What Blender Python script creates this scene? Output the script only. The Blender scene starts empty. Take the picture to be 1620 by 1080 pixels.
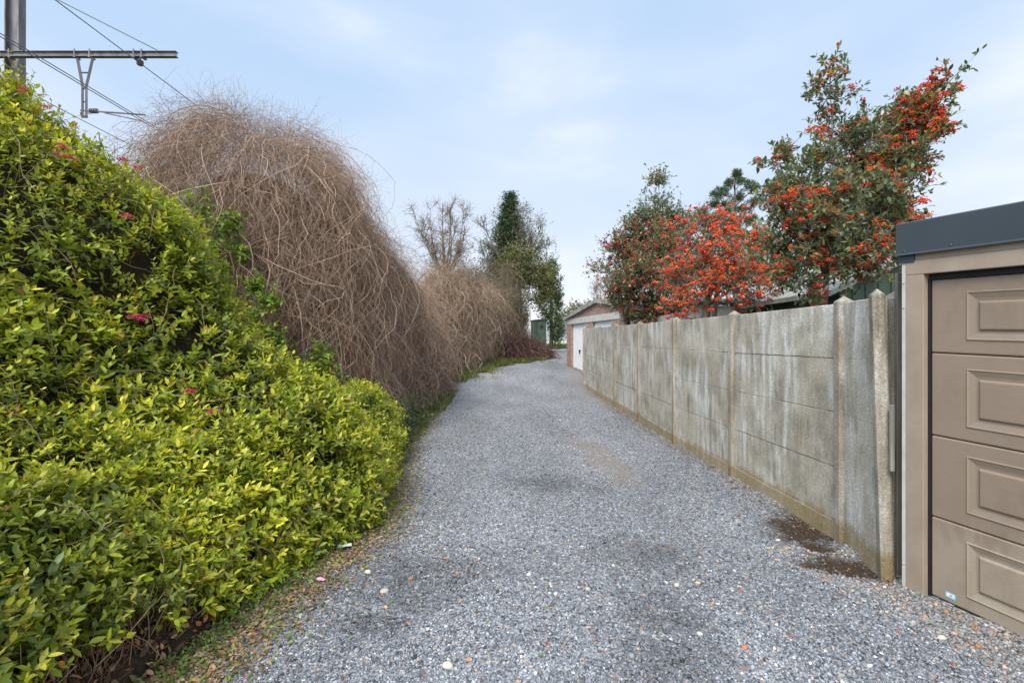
import bpy, math, random
import numpy as np
from mathutils import Vector, Matrix
R = math.radians
rng = np.random.default_rng(7)
random.seed(7)
scene = bpy.context.scene
COL = scene.collection

# ------------------------------------------------------------------ camera
CAMZ = 1.7
F = 780.0                                   # focal length in pixels of the 1620 px wide photograph
cam_d = bpy.data.cameras.new('camera')
cam = bpy.data.objects.new('camera', cam_d)
COL.objects.link(cam)
cam.location = (0, 0, CAMZ)
cam.rotation_euler = (R(90), 0, 0)
cam_d.sensor_width = 36.0
cam_d.lens = F / 1620.0 * 36.0
cam_d.clip_start = 0.05
cam_d.clip_end = 3000
scene.camera = cam

# ------------------------------------------------------------------ sky
SUN_EL, SUN_AZ = R(48), R(204)              # azimuth clockwise from +Y (north)
w = bpy.data.worlds.new('World')
scene.world = w
w.use_nodes = True
nt = w.node_tree
nt.nodes.clear()
def N(tree, typ, **kw):
    n = tree.nodes.new(typ)
    for k, v in kw.items():
        if k in ('ins',):
            for i, val in v.items():
                n.inputs[i].default_value = val
        else:
            setattr(n, k, v)
    return n
def ramp(tree, stops, interp='LINEAR'):
    n = tree.nodes.new('ShaderNodeValToRGB')
    cr = n.color_ramp
    cr.interpolation = interp
    while len(cr.elements) > 1: cr.elements.remove(cr.elements[-1])
    cr.elements[0].position = stops[0][0]
    c = stops[0][1]
    cr.elements[0].color = (*c, 1) if len(c) == 3 else c
    for p, c in stops[1:]:
        e = cr.elements.new(p)
        e.color = (*c, 1) if len(c) == 3 else c
    return n
wo = N(nt, 'ShaderNodeOutputWorld'); bg = N(nt, 'ShaderNodeBackground')
sky = N(nt, 'ShaderNodeTexSky', sky_type='NISHITA', sun_disc=False, sun_elevation=SUN_EL, sun_rotation=SUN_AZ)
sky.air_density = 1.0; sky.dust_density = 1.5; sky.ozone_density = 1.5
tc = N(nt, 'ShaderNodeTexCoord')
mp = N(nt, 'ShaderNodeMapping'); mp.inputs['Scale'].default_value = (1.0, 1.0, 2.7); mp.inputs['Location'].default_value = (0.35, 0.1, 0.2)
nz = N(nt, 'ShaderNodeTexNoise', ins={'Scale': 1.7, 'Detail': 5.0, 'Roughness': 0.46, 'Distortion': 0.15})
cr = ramp(nt, [(0.36, (0.0, 0.0, 0.0)), (0.52, (0.22, 0.22, 0.22)), (0.70, (0.9, 0.9, 0.9))])
sep = N(nt, 'ShaderNodeSeparateXYZ')
# more cloud towards the right-hand horizon and low down
m1 = N(nt, 'ShaderNodeMath', operation='MULTIPLY_ADD'); m1.inputs[1].default_value = 0.20; m1.inputs[2].default_value = 0.01
m2 = N(nt, 'ShaderNodeMath', operation='ADD')
mix = N(nt, 'ShaderNodeMix', data_type='RGBA')
mix.inputs['B'].default_value = (9.0, 9.15, 9.5, 1)
nt.links.new(tc.outputs['Generated'], mp.inputs['Vector'])
nt.links.new(mp.outputs[0], nz.inputs['Vector'])
nt.links.new(tc.outputs['Generated'], sep.inputs[0])
nt.links.new(sep.outputs[0], m1.inputs[0])
nt.links.new(nz.outputs['Fac'], m2.inputs[0]); nt.links.new(m1.outputs[0], m2.inputs[1])
nt.links.new(m2.outputs[0], cr.inputs[0])
nt.links.new(cr.outputs[0], mix.inputs['Factor'])
# thin bright veil over the clear sky, paler towards the horizon
veil = ramp(nt, [(0.0, (.80, .86, .93)), (.12, (.70, .80, .92)), (.45, (.52, .69, .91)), (1.0, (.42, .60, .88))])
nt.links.new(sep.outputs[2], veil.inputs[0])
vsc = N(nt, 'ShaderNodeMix', data_type='RGBA', blend_type='MULTIPLY'); vsc.inputs['Factor'].default_value = 1; vsc.inputs['B'].default_value = (9.6, 9.6, 9.8, 1)
nt.links.new(veil.outputs[0], vsc.inputs['A'])
mv = N(nt, 'ShaderNodeMix', data_type='RGBA'); mv.inputs['Factor'].default_value = .88
nt.links.new(sky.outputs[0], mv.inputs['A']); nt.links.new(vsc.outputs['Result'], mv.inputs['B'])
nt.links.new(mv.outputs['Result'], mix.inputs['A'])
# brightness added to the unseen sky round the sun, behind the camera, as fill
sdir = (math.sin(SUN_AZ) * math.cos(SUN_EL), math.cos(SUN_AZ) * math.cos(SUN_EL), math.sin(SUN_EL))
dp = N(nt, 'ShaderNodeVectorMath', operation='DOT_PRODUCT'); dp.inputs[1].default_value = sdir
nt.links.new(tc.outputs['Generated'], dp.inputs[0])
gl = N(nt, 'ShaderNodeMapRange', ins={1: 0.1, 2: 1.0, 3: 1.0, 4: 2.6}); nt.links.new(dp.outputs['Value'], gl.inputs[0])
gm = N(nt, 'ShaderNodeMix', data_type='RGBA', blend_type='MULTIPLY'); gm.inputs['Factor'].default_value = 1
nt.links.new(mix.outputs['Result'], gm.inputs['A']); nt.links.new(gl.outputs[0], gm.inputs['B'])
nt.links.new(gm.outputs['Result'], bg.inputs['Color'])
bg.inputs['Strength'].default_value = 0.1
nt.links.new(bg.outputs[0], wo.inputs[0])

# ------------------------------------------------------------------ sun (veiled)
sd = bpy.data.lights.new('sun', 'SUN')
sd.energy = 3.3; sd.angle = R(24); sd.color = (1.0, 0.95, 0.86)
so = bpy.data.objects.new('sun', sd); COL.objects.link(so)
sv = Vector((math.sin(SUN_AZ) * math.cos(SUN_EL), math.cos(SUN_AZ) * math.cos(SUN_EL), math.sin(SUN_EL)))
so.rotation_euler = sv.to_track_quat('Z', 'Y').to_euler()
so.location = (0, -5, 20)
vs = scene.view_settings
vs.view_transform = 'Standard'; vs.look = 'None'; vs.gamma = 1.0; vs.exposure = 0.25; vs.use_curve_mapping = False

# ------------------------------------------------------------------ helpers
def at(px, py, D):
    """a pixel of the photograph at depth D -> a point"""
    return np.array([(px - 810) / F * D, D, CAMZ + (540 - py) / F * D])
def s2l(c):
    c = np.asarray(c, float) / 255.0
    return tuple(np.where(c <= 0.04045, c / 12.92, ((c + 0.055) / 1.055) ** 2.4))

def tag(o, label=None, cat=None, group=None, kind=None):
    if label: o['label'] = label
    if cat: o['category'] = cat
    if group: o['group'] = group
    if kind: o['kind'] = kind
    return o
def empty(name, loc=(0, 0, 0), rz=0):
    o = bpy.data.objects.new(name, None)
    o.empty_display_size = 0.2
    o.location = loc; o.rotation_euler = (0, 0, rz)
    COL.objects.link(o)
    return o
def link_mesh(name, me, mat, parent):
    o = bpy.data.objects.new(name, me)
    if mat: me.materials.append(mat)
    COL.objects.link(o)
    if parent is not None: o.parent = parent
    return o
def mesh_np(name, V, Fc, mat, parent=None, col=None, smooth=False, origin=None):
    """V (n,3), Fc (m,3 or 4); world coordinates, shifted to the parent's origin"""
    V = np.asarray(V, np.float32).reshape(-1, 3); Fc = np.asarray(Fc, np.int32)
    if parent is not None:
        V = V - np.array(parent['_o'] if '_o' in parent else (0, 0, 0), np.float32)
    if origin is not None: V = V - np.array(origin, np.float32)
    k = Fc.shape[1]
    me = bpy.data.meshes.new(name)
    me.vertices.add(len(V)); me.vertices.foreach_set('co', V.ravel())
    me.loops.add(Fc.size); me.loops.foreach_set('vertex_index', Fc.ravel())
    me.polygons.add(len(Fc))
    me.polygons.foreach_set('loop_start', np.arange(0, Fc.size, k, dtype=np.int32))
    me.polygons.foreach_set('loop_total', np.full(len(Fc), k, np.int32))
    if smooth: me.polygons.foreach_set('use_smooth', np.ones(len(Fc), bool))
    if col is not None:
        a = me.color_attributes.new('Col', 'FLOAT_COLOR', 'POINT')
        c = np.ones((len(V), 4), np.float32); c[:, :3] = np.clip(col, 0, 1)
        a.data.foreach_set('color', c.ravel())
    me.update(calc_edges=True)
    o = link_mesh(name, me, mat, parent)
    if origin is not None: o.location = origin
    return o
def root(name, loc, label, cat, group=None):
    o = empty(name, loc)
    o['_o'] = tuple(float(v) for v in loc)
    return tag(o, label, cat, group)

class MB:
    """collects simple solids into ONE mesh"""
    def __init__(s): s.v = []; s.f = []
    def add(s, V, Fs):
        b = len(s.v); s.v += [tuple(p) for p in V]; s.f += [tuple(i + b for i in f) for f in Fs]; return s
    def box(s, a, b, M=None):
        x0, y0, z0 = a; x1, y1, z1 = b
        V = [(x0,y0,z0),(x1,y0,z0),(x1,y1,z0),(x0,y1,z0),(x0,y0,z1),(x1,y0,z1),(x1,y1,z1),(x0,y1,z1)]
        if M is not None: V = [tuple(M @ Vector(p)) for p in V]
        return s.add(V, [(0,3,2,1),(4,5,6,7),(0,1,5,4),(1,2,6,5),(2,3,7,6),(3,0,4,7)])
    def tube(s, pts, r, n=8, caps=True):
        pts = [Vector(p) for p in pts]; b = len(s.v)
        rs = r if isinstance(r, (list, tuple)) else [r] * len(pts)
        for i, p in enumerate(pts):
            t = (pts[min(i+1, len(pts)-1)] - pts[max(i-1, 0)]).normalized()
            u = t.cross(Vector((0.13, 0.31, 0.94))).normalized() if abs(t.z) < 0.9 else t.cross(Vector((1, 0, 0))).normalized()
            q = t.cross(u)
            for k in range(n):
                a = 2 * math.pi * k / n
                s.v.append(tuple(p + (u * math.cos(a) + q * math.sin(a)) * rs[i]))
        for i in range(len(pts) - 1):
            for k in range(n):
                a0 = b + i*n + k; a1 = b + i*n + (k+1) % n
                s.f.append((a0, a1, a1 + n, a0 + n))
        if caps:
            s.f.append(tuple(b + k for k in range(n))[::-1]); s.f.append(tuple(b + (len(pts)-1)*n + k for k in range(n)))
        return s
    def prism(s, poly, a, b, M=None):
        """poly in (x,z), extruded y from a to b"""
        n = len(poly)
        V = [(x, a, z) for x, z in poly] + [(x, b, z) for x, z in poly]
        if M is not None: V = [tuple(M @ Vector(p)) for p in V]
        return s.add(V, [tuple(range(n)), tuple(range(2*n-1, n-1, -1))] + [(i, i+n, (i+1) % n + n, (i+1) % n) for i in range(n)])
    def build(s, name, mat, parent=None, bevel=0, smooth=False):
        V = s.v
        if parent is not None and '_o' in parent:
            o_ = parent['_o']; V = [(x-o_[0], y-o_[1], z-o_[2]) for x, y, z in V]
        me = bpy.data.meshes.new(name); me.from_pydata(V, [], s.f); me.update()
        import bmesh
        bm = bmesh.new(); bm.from_mesh(me); bmesh.ops.recalc_face_normals(bm, faces=bm.faces); bm.to_mesh(me); bm.free()
        if smooth:
            for p in me.polygons: p.use_smooth = True
        o = link_mesh(name, me, mat, parent)
        if bevel:
            m = o.modifiers.new('bevel', 'BEVEL'); m.width = bevel; m.segments = 2; m.limit_method = 'ANGLE'
        return o
def sub(o, parent):
    """make o a sub-part of parent (both built at the same offset)"""
    o.parent = parent; return o

# vectorised value noise
def vnoise(P, scale=1.0, seed=0):
    P = np.asarray(P, float) * scale + seed * 17.31
    i = np.floor(P).astype(np.int64); f = P - i; f = f * f * (3 - 2 * f)
    def h(a, b, c):
        n = (a * 374761393 + b * 668265263 + c * 2147483647 + seed * 1013) & 0xffffffff
        n = ((n ^ (n >> 13)) * 1274126177) & 0xffffffff
        return ((n ^ (n >> 16)) & 0xffff) / 65535.0
    r = 0
    for dx in (0, 1):
        for dy in (0, 1):
            for dz in (0, 1):
                wgt = (f[..., 0] if dx else 1 - f[..., 0]) * (f[..., 1] if dy else 1 - f[..., 1]) * (f[..., 2] if dz else 1 - f[..., 2])
                r = r + wgt * h(i[..., 0] + dx, i[..., 1] + dy, i[..., 2] + dz)
    return r * 2 - 1
def fbm(P, scale=1.0, seed=0, oct=3):
    return sum(vnoise(P, scale * 2**k, seed + k) * 0.5**k for k in range(oct))
def nrm(a): return a / np.maximum(np.linalg.norm(a, axis=-1, keepdims=True), 1e-9)

# terrain: flat lane that climbs gently behind the wall
TY = [-50, 14, 17.8, 21, 24, 28, 35, 45, 70, 120, 900]
TZ = [0, 0.0, 0.10, 0.40, 0.55, 0.75, 1.08, 1.2, 1.3, 1.4, 1.5]
def terr(x, y): return np.interp(y, TY, TZ)
def terr1(x, y): return float(np.interp(y, TY, TZ))

def tubes(P, r, sides=3):
    """P (n,m,3) polylines, r (n,m) radii -> V, F"""
    n, m, _ = P.shape
    T = np.empty_like(P); T[:, 1:-1] = P[:, 2:] - P[:, :-2]; T[:, 0] = P[:, 1] - P[:, 0]; T[:, -1] = P[:, -1] - P[:, -2]
    T = nrm(T)
    ref = nrm(rng.normal(size=(n, 1, 3))) * np.ones((1, m, 1))
    U = nrm(np.cross(T, ref)); W = np.cross(T, U)
    a = np.arange(sides) * 2 * np.pi / sides
    V = P[:, :, None, :] + (U[:, :, None, :] * np.cos(a)[None, None, :, None] + W[:, :, None, :] * np.sin(a)[None, None, :, None]) * r[:, :, None, None]
    idx = np.arange(n * m * sides).reshape(n, m, sides)
    A = idx[:, :-1, :]; B = np.roll(A, -1, axis=2); C = idx[:, 1:, :]; Dd = np.roll(C, -1, axis=2)
    Fq = np.stack([A, B, Dd, C], -1).reshape(-1, 4)
    return V.reshape(-1, 3), Fq
def rep(c, k): return np.repeat(c, k, axis=0)

# leaf templates (x across, y along, z up), length 1
def leaf_t(wid=0.42, fold=0.10, droop=0.18):
    V = np.array([(0,0,0),(-wid*.42,.28,0),(0,.28,-fold*.6),(wid*.42,.28,0),(-wid*.46,.6,0),(0,.6,-fold),(wid*.46,.6,0),(0,1,0)], float)
    V[:, 2] -= droop * V[:, 1]**2
    Fc = np.array([(0,2,1),(0,3,2),(1,2,5),(1,5,4),(2,3,6),(2,6,5),(4,5,7),(5,6,7)])
    return V, Fc
def leaf_s(wid=0.5, droop=0.1):
    V = np.array([(0,0,0),(-wid*.5,.5,.05),(wid*.5,.5,.05),(0,1,-droop)], float)
    return V, np.array([(0,2,1),(1,2,3)])
def basis(d, up):
    y = nrm(d); x = nrm(np.cross(y, up)); z = np.cross(x, y)
    return np.stack([x, y, z], -1)             # columns
def inst(tmpl, pos, B, scale):
    V, Fc = tmpl; n = len(pos); k = len(V)
    scale = np.asarray(scale, float).reshape(n, 1, 1)
    W = np.einsum('nij,kj->nki', B, V) * scale + pos[:, None, :]
    FF = Fc[None] + (np.arange(n) * k)[:, None, None]
    return W.reshape(-1, 3), FF.reshape(-1, Fc.shape[1]), k
OCT = (np.array([(1,0,0),(-1,0,0),(0,1,0),(0,-1,0),(0,0,1),(0,0,-1)], float),
       np.array([(0,2,4),(2,1,4),(1,3,4),(3,0,4),(2,0,5),(1,2,5),(3,1,5),(0,3,5)]))
def ico():
    t = (1 + 5**.5) / 2
    V = np.array([(-1,t,0),(1,t,0),(-1,-t,0),(1,-t,0),(0,-1,t),(0,1,t),(0,-1,-t),(0,1,-t),(t,0,-1),(t,0,1),(-t,0,-1),(-t,0,1)], float)
    V /= np.linalg.norm(V[0])
    return V, np.array([(0,11,5),(0,5,1),(0,1,7),(0,7,10),(0,10,11),(1,5,9),(5,11,4),(11,10,2),(10,7,6),(7,1,8),(3,9,4),(3,4,2),(3,2,6),(3,6,8),(3,8,9),(4,9,5),(2,4,11),(6,2,10),(8,6,7),(9,8,1)])
ICO = ico()
def randB(n):
    return basis(rng.normal(size=(n, 3)), rng.normal(size=(n, 3)))

# ------------------------------------------------------------------ materials
def mat(name):
    m = bpy.data.materials.new(name); m.use_nodes = True
    t = m.node_tree; t.nodes.clear()
    o = N(t, 'ShaderNodeOutputMaterial'); b = N(t, 'ShaderNodeBsdfPrincipled')
    t.links.new(b.outputs[0], o.inputs[0])
    return m, t, b, o
def L(t, a, b): t.links.new(a, b)
def mixc(t, fac, A, B, mode='MIX'):
    n = N(t, 'ShaderNodeMix', data_type='RGBA', blend_type=mode)
    for s, v in (('Factor', fac), ('A', A), ('B', B)):
        if hasattr(v, 'links') or hasattr(v, 'is_linked'): t.links.new(v, n.inputs[s])
        else: n.inputs[s].default_value = (v if s == 'Factor' else (*v, 1))
    return n.outputs['Result']
def noise(t, scale, detail=4, rough=.55, vec=None, sc3=None, dist=0, coord='Object'):
    n = N(t, 'ShaderNodeTexNoise', ins={'Scale': scale, 'Detail': detail, 'Roughness': rough, 'Distortion': dist})
    if vec is None:
        vec = N(t, 'ShaderNodeTexCoord').outputs[coord]
    if sc3 is not None:
        mpn = N(t, 'ShaderNodeMapping'); mpn.inputs['Scale'].default_value = sc3; t.links.new(vec, mpn.inputs['Vector']); vec = mpn.outputs[0]
    t.links.new(vec, n.inputs['Vector'])
    return n.outputs['Fac']
def rmp(t, src, stops):
    r = ramp(t, stops); t.links.new(src, r.inputs[0]); return r.outputs[0]
def bump(t, b, src, strength=.4, dist=.01, prev=None):
    n = N(t, 'ShaderNodeBump'); n.inputs['Strength'].default_value = strength; n.inputs['Distance'].default_value = dist
    t.links.new(src, n.inputs['Height'])
    if prev is not None: t.links.new(prev, n.inputs['Normal'])
    t.links.new(n.outputs[0], b.inputs['Normal']); return n.outputs[0]

def leaf_mat(name, rough=.45, trans=.35, spec=.4):
    m, t, b, o = mat(name)
    a = N(t, 'ShaderNodeAttribute', attribute_name='Col')
    L(t, a.outputs['Color'], b.inputs['Base Color'])
    b.inputs['Roughness'].default_value = rough
    b.inputs['Specular IOR Level'].default_value = spec
    tr = N(t, 'ShaderNodeBsdfTranslucent')
    c2 = mixc(t, 1.0, a.outputs['Color'], (1.25, 1.15, .55), 'MULTIPLY'); L(t, c2, tr.inputs['Color'])
    ms = N(t, 'ShaderNodeMixShader'); ms.inputs[0].default_value = trans
    L(t, b.outputs[0], ms.inputs[1]); L(t, tr.outputs[0], ms.inputs[2]); L(t, ms.outputs[0], o.inputs[0])
    return m
def attr_mat(name, rough=.8, spec=.25, bumpy=0):
    m, t, b, o = mat(name)
    a = N(t, 'ShaderNodeAttribute', attribute_name='Col')
    L(t, a.outputs['Color'], b.inputs['Base Color'])
    b.inputs['Roughness'].default_value = rough; b.inputs['Specular IOR Level'].default_value = spec
    if bumpy: bump(t, b, noise(t, bumpy, 5, .6), .5, .004)
    return m
M_leaf = leaf_mat('glossy_leaf', .42, .38, .4)
M_leafmatte = leaf_mat('matt_leaf', .6, .25, .3)
M_twig = attr_mat('twig_bark', .85, .2)
M_berry = attr_mat('berry_skin', .45, .25)
M_stone = attr_mat('crushed_stone', .8, .3)

def mottled(name, c1, c2, scale=6, rough=.85, bs=.3, bd=.01, sc3=None, detail=6, c3=None):
    m, t, b, o = mat(name)
    n = noise(t, scale, detail, .6, sc3=sc3)
    col = rmp(t, n, [(.3, c1), (.7, c2)])
    if c3 is not None:
        n2 = noise(t, scale * .35, 3, .5); col = mixc(t, rmp(t, n2, [(.5, (0,0,0)), (.68, (1,1,1))]), col, c3)
    L(t, col, b.inputs['Base Color']); b.inputs['Roughness'].default_value = rough
    b.inputs['Specular IOR Level'].default_value = .25
    bump(t, b, noise(t, scale * 5, 5, .6, sc3=sc3), bs, bd)
    return m
M_core = mottled('shaded_stem_mass', (.018, .012, .008), (.075, .052, .036), 9, .95, .8, .05)  # inner stems; shadow between the hanging strands is put into this dark colour
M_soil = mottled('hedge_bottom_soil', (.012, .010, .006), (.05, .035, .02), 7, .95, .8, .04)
M_bark = mottled('grey_bark', (.10, .08, .06), (.26, .22, .17), 14, .9, .7, .01, sc3=(1, 1, .25))
M_stake = mottled('weathered_stake_wood', (.20, .16, .12), (.42, .36, .28), 10, .85, .5, .006, sc3=(4, 4, .3))
M_oldwood = mottled('old_grey_plank', (.13, .115, .095), (.34, .30, .25), 9, .9, .7, .006, sc3=(5, 5, .25))
M_steel = mottled('weathered_steel', (.10, .095, .10), (.21, .20, .205), 5, .55, .15, .003, sc3=(1, 1, .3))
M_steel.node_tree.nodes['Principled BSDF'].inputs['Metallic'].default_value = .35
M_wire = mottled('dark_cable', (.10, .10, .10), (.15, .15, .16), 3, .6, .1, .001)
M_galv = mottled('galvanised_strip', (.42, .40, .35), (.56, .54, .48), 8, .5, .08, .001)
M_white = mottled('white_door_paint', (.74, .75, .73), (.82, .82, .80), 3, .5, .05, .002)
M_asb = mottled('fibre_cement_roof', (.20, .20, .18), (.40, .39, .35), 7, .9, .5, .006, c3=(.16, .17, .10))
M_beam = mottled('pale_concrete_beam', (.38, .36, .31), (.58, .55, .48), 5, .85, .3, .004, sc3=(2, 2, 1))
M_brown = mottled('dark_brown_metal', (.045, .033, .03), (.07, .055, .05), 3, .5, .05, .002)
M_green = mottled('dark_green_boards', (.045, .07, .05), (.08, .115, .08), 4, .7, .1, .003)
M_cab = mottled('green_cabinet_paint', (.085, .13, .085), (.14, .19, .13), 2.5, .55, .06, .003)
M_slate = mottled('slate_grey_sheet', (.032, .040, .047), (.043, .052, .060), 2.5, .38, .04, .001)
M_slate.node_tree.nodes['Principled BSDF'].inputs['Specular IOR Level'].default_value = .5
M_black = mottled('black_rubber_seal', (.012, .013, .016), (.02, .021, .025), 8, .6, .1, .001)
M_fencem = mottled('far_grey_fence_paint', (.16, .20, .21), (.24, .28, .29), 3, .7, .1, .003)

def concrete_mat(name='weathered_concrete', dark=1.0):
    m, t, b, o = mat(name)
    tcn = N(t, 'ShaderNodeTexCoord'); gc = N(t, 'ShaderNodeNewGeometry').outputs['Position']
    base = rmp(t, noise(t, 2.6, 6, .62, vec=gc), [(.28, (.27, .235, .175)), (.5, (.43, .38, .295)), (.72, (.54, .485, .395))])
    # pale lime runs, stretched down the wall
    st = noise(t, 1.0, 5, .65, vec=gc, sc3=(9, 9, 1.3)); blotch = noise(t, 1.15, 3, .5, vec=gc, dist=.4)
    mm = N(t, 'ShaderNodeMath', operation='MULTIPLY')
    L(t, rmp(t, st, [(.45, (0,0,0)), (.62, (1,1,1))]), mm.inputs[0]); L(t, rmp(t, blotch, [(.42, (0,0,0)), (.54, (1,1,1))]), mm.inputs[1])
    gr = rmp(t, noise(t, 55, 6, .75, vec=gc), [(.38, (.25,.25,.25)), (.56, (1,1,1))]); gm_ = N(t, 'ShaderNodeMath', operation='MULTIPLY'); L(t, mm.outputs[0], gm_.inputs[0]); L(t, gr, gm_.inputs[1])
    c = mixc(t, gm_.outputs[0], base, (.72, .70, .65))
    # dark algae runs
    st2 = noise(t, 1.0, 5, .6, vec=gc, sc3=(13, 13, .8)); bl2 = noise(t, 1.6, 3, .5, vec=gc, sc3=(1, 1, 1.6))
    mm2 = N(t, 'ShaderNodeMath', operation='MULTIPLY')
    L(t, rmp(t, st2, [(.46, (0,0,0)), (.66, (1,1,1))]), mm2.inputs[0]); L(t, rmp(t, bl2, [(.45, (0,0,0)), (.62, (.85,.85,.85))]), mm2.inputs[1])
    gm2 = N(t, 'ShaderNodeMath', operation='MULTIPLY'); L(t, mm2.outputs[0], gm2.inputs[0]); L(t, gr, gm2.inputs[1])
    c = mixc(t, gm2.outputs[0], c, (.10, .092, .078))
    # ochre lichen at the foot, and a few rusty runs
    sp = N(t, 'ShaderNodeSeparateXYZ'); L(t, gc, sp.inputs[0])
    na = N(t, 'ShaderNodeMath', operation='MULTIPLY_ADD'); L(t, noise(t, 3.2, 4, .6, vec=gc, sc3=(2.5, 2.5, 1)), na.inputs[0]); na.inputs[1].default_value = -.26; L(t, sp.outputs[2], na.inputs[2])
    li = rmp(t, na.outputs[0], [(0.0, (.65,.65,.65)), (.06, (0,0,0))])
    c = mixc(t, li, c, (.27, .185, .065))
    st3 = noise(t, 1.0, 4, .6, vec=gc, sc3=(6, 6, .5))
    c = mixc(t, rmp(t, st3, [(.62, (0,0,0)), (.74, (.5,.5,.5))]), c, (.25, .175, .08))
    # aggregate speckle
    v = N(t, 'ShaderNodeTexVoronoi', ins={'Scale': 150.0}); L(t, gc, v.inputs['Vector'])
    sx = N(t, 'ShaderNodeSeparateColor'); L(t, v.outputs['Color'], sx.inputs[0])
    c = mixc(t, .8, c, rmp(t, sx.outputs[0], [(0, (.62, .6, .58)), (.5, (.98, .98, .98)), (.9, (1.1, 1.09, 1.06)), (1, (1.7, 1.65, 1.6))]), 'MULTIPLY')
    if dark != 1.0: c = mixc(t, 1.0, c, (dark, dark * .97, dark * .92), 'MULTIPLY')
    L(t, c, b.inputs['Base Color']); b.inputs['Roughness'].default_value = .92; b.inputs['Specular IOR Level'].default_value = .2
    p = bump(t, b, v.outputs['Distance'], .35, .004)
    bump(t, b, noise(t, 14, 7, .7, vec=gc), .5, .012, p)
    return m
M_conc = concrete_mat(); M_post = concrete_mat('shaded_post_concrete', .66)  # darker copy for the posts: shade on their sides is put into the colour
def beige_mat():
    m, t, b, o = mat('beige_door_paint')
    g = noise(t, 1.0, 5, .6, sc3=(14, 14, 160)); g2 = noise(t, 2.2, 3, .5)
    c = mixc(t, g2, (.225, .165, .117), (.275, .208, .15)); c = mixc(t, .35, c, rmp(t, g, [(.3, (.8,.8,.8)), (.7, (1.1,1.1,1.1))]), 'MULTIPLY')
    sp = N(t, 'ShaderNodeSeparateXYZ'); L(t, N(t, 'ShaderNodeNewGeometry').outputs['Position'], sp.inputs[0])
    na = N(t, 'ShaderNodeMath', operation='MULTIPLY_ADD'); L(t, noise(t, 6, 6, .7, sc3=(2, 2, .7)), na.inputs[0]); na.inputs[1].default_value = -.75; L(t, sp.outputs[2], na.inputs[2])
    c = mixc(t, rmp(t, na.outputs[0], [(0.0, (.5,.5,.5)), (.18, (0,0,0))]), c, (.36, .30, .22))
    c = mixc(t, rmp(t, noise(t, 3.5, 7, .72, sc3=(1, 1, .5)), [(.52, (0,0,0)), (.70, (.35,.35,.35))]), c, (.15, .115, .085))
    c = mixc(t, rmp(t, noise(t, 190, 2, .5), [(.72, (0,0,0)), (.78, (.5,.5,.5))]), c, (.42, .36, .28))
    L(t, c, b.inputs['Base Color']); b.inputs['Roughness'].default_value = .5; b.inputs['Specular IOR Level'].default_value = .35
    bump(t, b, g, .22, .0012)
    return m
M_beige = beige_mat()
M_trim = mottled('beige_painted_trim', (.27, .205, .148), (.345, .272, .203), 3, .6, .12, .002, sc3=(1.5, 1.5, 1))
def brick_mat():
    m, t, b, o = mat('red_brick')
    tcn = N(t, 'ShaderNodeTexCoord')
    mpn = N(t, 'ShaderNodeMapping'); L(t, tcn.outputs['Object'], mpn.inputs['Vector']); mpn.inputs['Rotation'].default_value = (R(90), 0, R(90))
    mpn.inputs['Rotation'].default_value = (0, 0, 0)
    sp = N(t, 'ShaderNodeSeparateXYZ'); L(t, tcn.outputs['Object'], sp.inputs[0])
    ad = N(t, 'ShaderNodeMath', operation='ADD'); L(t, sp.outputs[0], ad.inputs[0]); L(t, sp.outputs[1], ad.inputs[1])
    cb = N(t, 'ShaderNodeCombineXYZ'); L(t, ad.outputs[0], cb.inputs[0]); L(t, sp.outputs[2], cb.inputs[1])
    br = N(t, 'ShaderNodeTexBrick'); L(t, cb.outputs[0], br.inputs['Vector'])
    br.inputs['Scale'].default_value = 1.0; br.inputs['Brick Width'].default_value = .21; br.inputs['Row Height'].default_value = .065; br.inputs['Mortar Size'].default_value = .007
    br.inputs['Color1'].default_value = (.25, .115, .08, 1); br.inputs['Color2'].default_value = (.36, .21, .155, 1); br.inputs['Mortar'].default_value = (.35, .31, .27, 1)
    c = mixc(t, .5, br.outputs['Color'], rmp(t, noise(t, 7, 4), [(.3, (.7,.7,.7)), (.7, (1.2,1.2,1.2))]), 'MULTIPLY')
    L(t, c, b.inputs['Base Color']); b.inputs['Roughness'].default_value = .9
    bump(t, b, br.outputs['Fac'], -.4, .008)
    return m
M_brick = brick_mat()

# masks used by the lane's stones, its sheet and the dirt
def ell(x, y, cx, cy, rx, ry, rot=0, soft=.35):
    c, s = math.cos(rot), math.sin(rot)
    dx, dy = x - cx, y - cy
    u = (c * dx + s * dy) / rx; v = (-s * dx + c * dy) / ry
    P = np.stack([x, y, x * 0], -1)
    d = np.sqrt(u*u + v*v) + .42 * fbm(P, 3.6, 5, 3) + .30 * fbm(P, 17, 8, 2)
    return np.clip((1 + soft - d) / (2 * soft), 0, 1)
def ground_pt(px, py):
    D = F * CAMZ / (py - 540.0); return (px - 810) / F * D, D
EARTH = [(1268, 832, .31, .40, -.3), (1335, 893, .29, .20, -.25), (1295, 862, .16, .12, .1)]
DUST = [(932, 708, .24, .70, .25), (955, 730, .30, .60, .3), (982, 752, .22, .45, .3)]
DAMP = [(1045, 965, .20, .30, 0), (1075, 1040, .24, .22, .2), (870, 765, .5, .3, 0), (640, 930, .25, .3, .4), (1020, 880, .35, .3, 0), (600, 985, .2, .14, 0), (700, 900, .7, .35, 0)]
def m_earth(x, y):
    r = 0
    for px, py, a, b_, ro in EARTH:
        cx, cy = ground_pt(px, py); r = np.maximum(r, ell(x, y, cx, cy, a, b_, ro, .38))
    return r
def m_dust(x, y):
    r = 0
    for px, py, a, b_, ro in DUST:
        cx, cy = ground_pt(px, py); r = np.maximum(r, ell(x, y, cx, cy, a, b_, ro, .5))
    return r
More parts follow.
